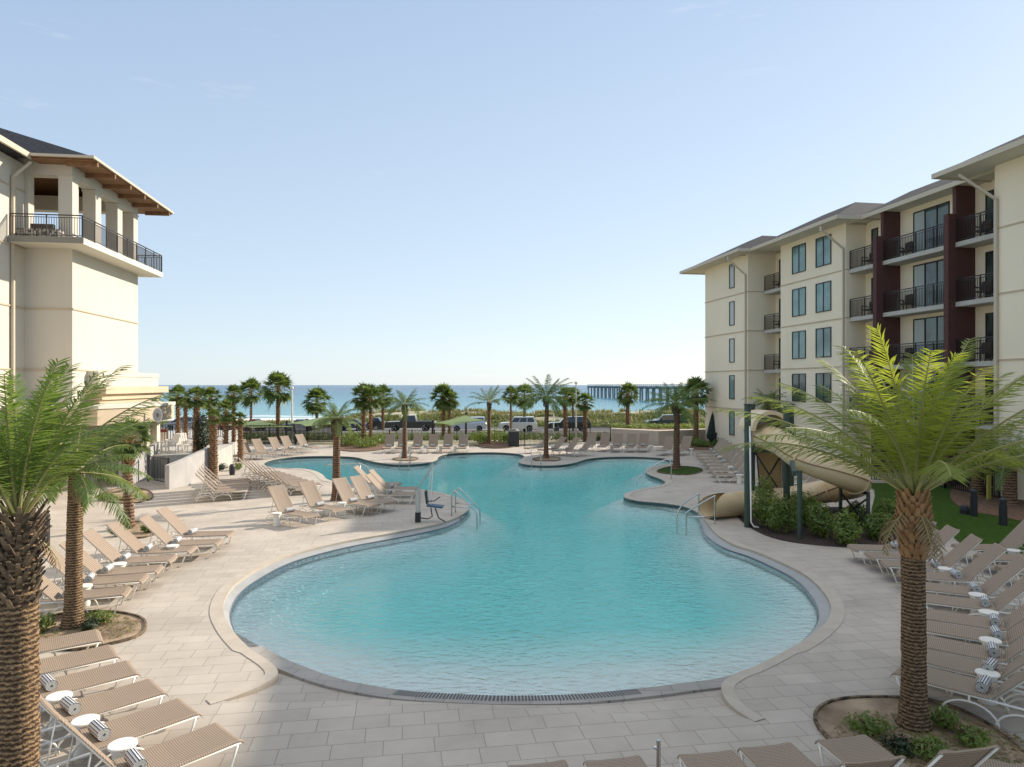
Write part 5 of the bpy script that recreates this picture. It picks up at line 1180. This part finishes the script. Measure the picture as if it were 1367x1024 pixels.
# shade sails
def sail(corners, label, postpx):
    P = [Vector((K(a)*D, D, Z(b, D))) for a, b, D in corners]; c = sum(P, Vector((0,0,0)))/4; c.z = 0; e = empty('shade_sail', c, 0, label, 'shade sail'); m = MB(); N = 10
    for th in (0, -.02):
        vs = []
        for i in range(N+1):
            for j in range(N+1):
                u, v = i/N, j/N; uu = u; 
                A_ = P[0].lerp(P[1], u); B_ = P[3].lerp(P[2], u); q = A_.lerp(B_, v); cc = sum(P, Vector())/4
                e_ = max(abs(2*u-1), abs(2*v-1)); w_ = 4*u*(1-u); w2 = 4*v*(1-v); q = q.lerp(cc, .16*(w_*(1-w2) + w2*(1-w_))); vs.append(q - c + Vector((0,0,th)))
        f = [(i*(N+1)+j, (i+1)*(N+1)+j, (i+1)*(N+1)+j+1, i*(N+1)+j+1) for i in range(N) for j in range(N)]; m.add(vs, f if th == 0 else [x[::-1] for x in f])
    m.build('canopy', M['canvas'], e, smooth=True)
    for i in postpx: p_ = P[i]-c; m = MB(); m.tube([(p_.x*1.03,p_.y*1.02,-.2),(p_.x,p_.y,p_.z+.25)], .09, 8); m.build('post', M['black'], e)
sail([(292,567,62),(336,571,55),(393,570,56),(345,561,63)], 'green shade sail above the far left loungers', (0,2))
sail([(383,565,60),(408,569,55),(479,565,57),(445,553,63)], 'green shade sail with raised far corner between the tallest palm and the navy sedan', (0,3))
sail([(578,565,57),(600,568,52.5),(650,561,56),(622,554,60)], 'green shade sail over the gap between the pickup and the silver minivan', (0,3))
# white patio chairs and red board on the terrace
def patio_chair(px, py, rz, label):
    p = G(px, py, tz); e = empty('patio_chair', (p.x,p.y,tz), rz, label, 'chair', 'white slatted chairs on the terrace'); m = MB()
    for k in range(5): m.box(-.28+.115*k, -.19+.115*k, -.25, .25, .36, .385)
    m.build('seat', M['white'], e); m = MB()
    for k in range(5): m.beam((-.24+.12*k,.24,.36),(-.24+.12*k*1.0,.46,1.0),.09,.02)
    m.build('backrest', M['white'], e)
    for a, b in ((-.28,-.25),(.28,-.25),(-.28,.22),(.28,.22)): m = MB(); m.box(a-.03,a+.03,b-.03,b+.03,0,.58 if b < 0 else .58); m.build('leg', M['white'], e)
    for s in (-1,1): m = MB(); m.box(s*.3-.06,s*.3+.06,-.3,.3,.58,.61); m.build('armrest', M['white'], e)
for a in ((214,602,.4,'white chair on the terrace nearest the canopy column'),(226,605,-.5,'white chair on the terrace behind the black railing end'),(247,603,.9,'white chair on the terrace between two slim palms'),(255,601,-.9,'white chair beside the tall terrace palm'),(276,602,.3,'white chair right of the dark cypress')): patio_chair(*a)
D = 46; e = empty('red_board', (K(213)*D, D, tz), 0, 'red board on a post behind the terrace chairs', 'sign'); m = MB(); m.box(-.42,.42,-.03,.03,Z(588,D)-tz,Z(573,D)-tz); m.build('board', M['red'], e); m = MB(); m.box(.44,.52,-.04,.04,0,Z(571,D)-tz); m.build('post', M['bole'], e)
# blue-seated bench near the gate
p = G(213, 640); e = empty('bench', (p.x-.4,p.y+1.5,0), .1, 'blue-cushioned bench behind the gate railing at left', 'bench'); m = MB(); m.box(-.9,.9,-.3,.3,.4,.5); m.build('seat', M['navy'], e); m = MB(); m.box(-.9,.9,.28,.36,.5,.95); m.build('backrest', M['navy'], e)
for s in (-1,1): m = MB(); m.box(s*.82-.04,s*.82+.04,-.28,.34,0,.4); m.build('leg', M['black'], e)
# litter of potted flowers? none visible

# ---------------------------------------------------------------- vehicles
def car(px0, px1, D, paint, style, label, cat='car', face=-1):
    zg = -.74; x0 = K(px0)*D; x1 = K(px1)*D; L = x1-x0; c = (x0+x1)/2
    e = empty('parked_car' if style != 'pickup' else 'pickup_truck', (c, D, zg), 0 if face < 0 else pi, label, cat, 'vehicles parked along the road')
    h = {'sedan':1.45,'suv':1.78,'van':1.75,'pickup':1.93}[style]; W = .95; hl = L/2; wr = .36 if style in ('suv','pickup') else .33
    # front at -x
    if style == 'sedan': body = [(-hl,.35),(-hl+.02,.70),(-hl+.25,.84),(-hl*.45,.93),(hl*.62,.98),(hl-.1,.95),(hl,.75),(hl-.03,.35)]; cab = [(-hl*.46,.90),(-hl*.12,h-.04),(hl*.30,h),(hl*.68,.96)]
    elif style == 'suv': body = [(-hl,.38),(-hl+.02,.85),(-hl+.2,1.02),(-hl*.42,1.10),(hl*.9,1.12),(hl,1.0),(hl-.02,.38)]; cab = [(-hl*.44,1.08),(-hl*.20,h-.05),(hl*.82,h),(hl*.95,1.10)]
    elif style == 'van': body = [(-hl,.34),(-hl+.03,.72),(-hl+.3,.92),(-hl*.60,1.02),(hl*.94,1.10),(hl,.9),(hl-.03,.34)]; cab = [(-hl*.66,1.0),(-hl*.28,h-.05),(hl*.85,h-.02),(hl*.97,1.08)]
    else: body = [(-hl,.45),(-hl+.02,1.0),(-hl+.15,1.14),(-hl*.40,1.22),(hl*.98,1.22),(hl,1.1),(hl-.02,.5)]; cab = [(-hl*.42,1.19),(-hl*.20,h-.04),(hl*.18,h),(hl*.24,1.2)]
    fx, rx = -hl*.62, hl*.60
    def arch(poly):   # cut wheel arches in the lower edge
        lo = []
        for cx_ in (rx, fx):
            for k in range(9): a = pi*k/8; lo.append((cx_+(wr+.07)*cos(a), max(body[0][1], wr+(wr+.07)*sin(a))))
        return poly + lo
    m = MB(); m.prism_y(arch(body), -W, W); bevel(m.build('body', M[paint], e), .05)
    ins = .16; m = MB(); n = len(cab); lo = [(p[0], -W+.05 if p[1] < 1.3 else -W+ins+.05, p[1]) for p in cab]; hi = [(p[0], W-.05 if p[1] < 1.3 else W-ins-.05, p[1]) for p in cab]
    m.add(lo+hi, [tuple(range(n)), tuple(range(2*n-1,n-1,-1))] + [(i,n+i,n+(i+1)%n,(i+1)%n) for i in range(n)]); gl = m.build('cabin', M[paint], e)
    # side glass between pillars, a few mm proud
    xs_ = [cab[0][0], cab[1][0], cab[2][0], cab[3][0]]; nz_ = 2 if style != 'van' and style != 'suv' else 3
    for s in (-1,1):
        for k in range(nz_):
            def at(t, v):
                lo_ = cab[0][0]+.16+(cab[3][0]-cab[0][0]-.30)*t; up_ = cab[1][0]+.04+(cab[2][0]-cab[1][0]-.08)*t; zl = cab[0][1]+.06; zu = h-.13; x = lo_*(1-v)+up_*v; z = zl*(1-v)+zu*v
                y = (W-.05) - ins*(z-cab[0][1])/(h-cab[0][1]) + .006; return (x, s*y, z)
            a, b = (k+.02)/nz_, (k+.94)/nz_; q = MB(); q.add([at(a,0),at(b,0),at(b,1),at(a,1)], [(0,1,2,3)] if s < 0 else [(3,2,1,0)]); q.build('window', M['carglass'], e)
    for (pa, pb, nm) in ((cab[0],cab[1],'windscreen'),(cab[3],cab[2],'rear_window')):
        def wq(t, y): x = pa[0]+(pb[0]-pa[0])*t; z = pa[1]+(pb[1]-pa[1])*t; return (x+(-.01 if nm == 'windscreen' else .01), y, z+.008)
        q = MB(); q.add([wq(.15,-W+.14),wq(.15,W-.14),wq(.88,W-.26),wq(.88,-W+.26)], [(0,3,2,1)] if nm == 'windscreen' else [(0,1,2,3)]); q.build(nm, M['carglass'], e)
    for cx_ in (fx, rx):
        for s in (-1,1):
            q = MB(); y0_, y1_ = (s*(W-.22), s*(W-.0)); N = 18; q.add([(cx_+wr*cos(2*pi*i/N), y, wr+wr*sin(2*pi*i/N)) for y in (y0_,y1_) for i in range(N)], [tuple(range(N)), tuple(range(2*N-1,N-1,-1))]+[(i,(i+1)%N,N+(i+1)%N,N+i) for i in range(N)]); wh = q.build('wheel', M['tyre'], e)
            q = MB(); yy = s*(W+.006); q.add([(cx_+wr*.6*cos(2*pi*i/N), yy, wr+wr*.6*sin(2*pi*i/N)) for i in range(N)]+[(cx_,s*(W-.02),wr)], [(i,(i+1)%N,N) for i in range(N)]); q.build('rim', M['rim'], wh)
    zb = body[1][1]
    for s in (-1,1):
        q = MB(); q.box(-hl-.01,-hl+.14, s*(W-.2)-.14, s*(W-.2)+.155, zb-.16, zb-.02); q.build('headlight', M['lamp'], e)
        q = MB(); q.box(hl-.12,hl+.01, s*(W-.14)-.1, s*(W-.14)+.155, zb-.05, zb+.12); q.build('tail_light', M['tail'], e)
        q = MB(); q.box(cab[0][0]+.15,cab[0][0]+.32, s*(W+.08)-.08, s*(W+.08)+.08, cab[0][1]+.04, cab[0][1]+.18); q.build('mirror', M[paint], e)
    q = MB(); q.box(-hl-.03,-hl+.06,-W+.04,W-.04,.42,.52); q.box(-hl-.015,-hl+.04,-W+.35,W-.35,.58,zb-.12); q.build('bumper', M['blackpl'], e)
    if style == 'pickup':
        q = MB(); q.box(hl*.26, hl*.96, -W+.1, W-.1, 1.225, 1.235); q.build('truck_bed', M['blackpl'], e)
    return e
for n_, c_, mt_ in (('paint_dark',(.035,.04,.045),.3),('paint_silver',(.50,.53,.58),.25),('paint_white',(.66,.64,.60),.2),('paint_black',(.012,.016,.024),.2),('paint_teal',(.018,.035,.042),.3),('paint_navy',(.02,.035,.09),.3),('paint_red',(.30,.012,.015),.1),('paint_grey',(.35,.38,.44),.3)):
    M[n_] = mat(n_, c_, .32, metal=mt_, coat=.6)
car(515.5,582,83,'paint_dark','pickup','dark grey pickup truck facing left behind the small date palm','pickup')
car(601,650,83,'paint_silver','van','silver minivan behind the shade sail left of the young date palm','minivan')
car(666,717,83,'paint_white','suv','off-white boxy wagon right of the young date palm','car')
car(731,788,83.2,'paint_black','suv','black wagon behind the three palms by the metal fence','car')
car(863,916,88.5,'paint_teal','suv','dark teal wagon above the beige wall near the pier','car')
car(450,489,84,'paint_navy','sedan','navy sedan left of the paired cabbage palms','car')
car(491,513.5,87.5,'paint_black','sedan','black car half hidden just left of the pickup truck','car')
car(378,424,84,'paint_silver','sedan','silver sedan under the shade sail right of the tallest palm','car')
car(222,275,84,'paint_grey','van','grey-blue minivan beyond the terrace at far left','minivan')
car(287,316,86,'paint_red','sedan','red car half hidden behind the booted palms','car'); car(323,354,84,'paint_red','sedan','red car under the left shade sail','car')
car(906,942,72,'paint_white','sedan','pale car parked beside the corner of the right hotel wing','car')
# ---------------------------------------------------------------- pier
A_ = Vector((65.5,573,0)); B_ = Vector((104,200,0)); pr = empty('fishing_pier', (A_.x, A_.y, -4.6), 0, 'long grey concrete fishing pier standing in the sea at right', 'pier')
d = (B_-A_); L = d.length; d.normalize(); s = Vector((-d.y, d.x, 0)); o = Vector((0,0,0)); T = Vector((0,0,1))
m = MB(); m.beam(T*8.35, d*L+T*8.35, 6.5, .7); m.build('deck', M['pier'], pr)
m = MB(); m.beam(s*-3.2+T*9.7, s*-3.2+d*L+T*9.7, .2, .25); m.beam(s*3.2+T*9.7, s*3.2+d*L+T*9.7, .2, .25)
n = 90
for i in range(n+1):
    for k in (-3.2,3.2): p = d*(L*i/n)+s*k; m.beam(p+T*8.7, p+T*9.6, .15)
m.build('railing', M['pier'], pr)
n = 30
for i in range(n+1):
    p = d*(L*i/n)
    q = MB(); q.beam(p-s*3.4+T*7.6, p+s*3.4+T*7.6, 1.2, .9); q.build('pile_cap', M['pier'], pr)
    for k in (-2.6,2.6): q = MB(); q.beam(p+s*k+T*-2, p+s*(k*.95)+T*7.3, .95); q.build('pile', M['pier'], pr)
for o in [o for o in col.objects if not o.parent]:
    if 'label' in o and len(o['label'].split()) > 16: print('LONG', o.name, o['label'])
    if o.get('label') == 'x':
        for c in list(o.children_recursive): bpy.data.objects.remove(c)
        bpy.data.objects.remove(o)
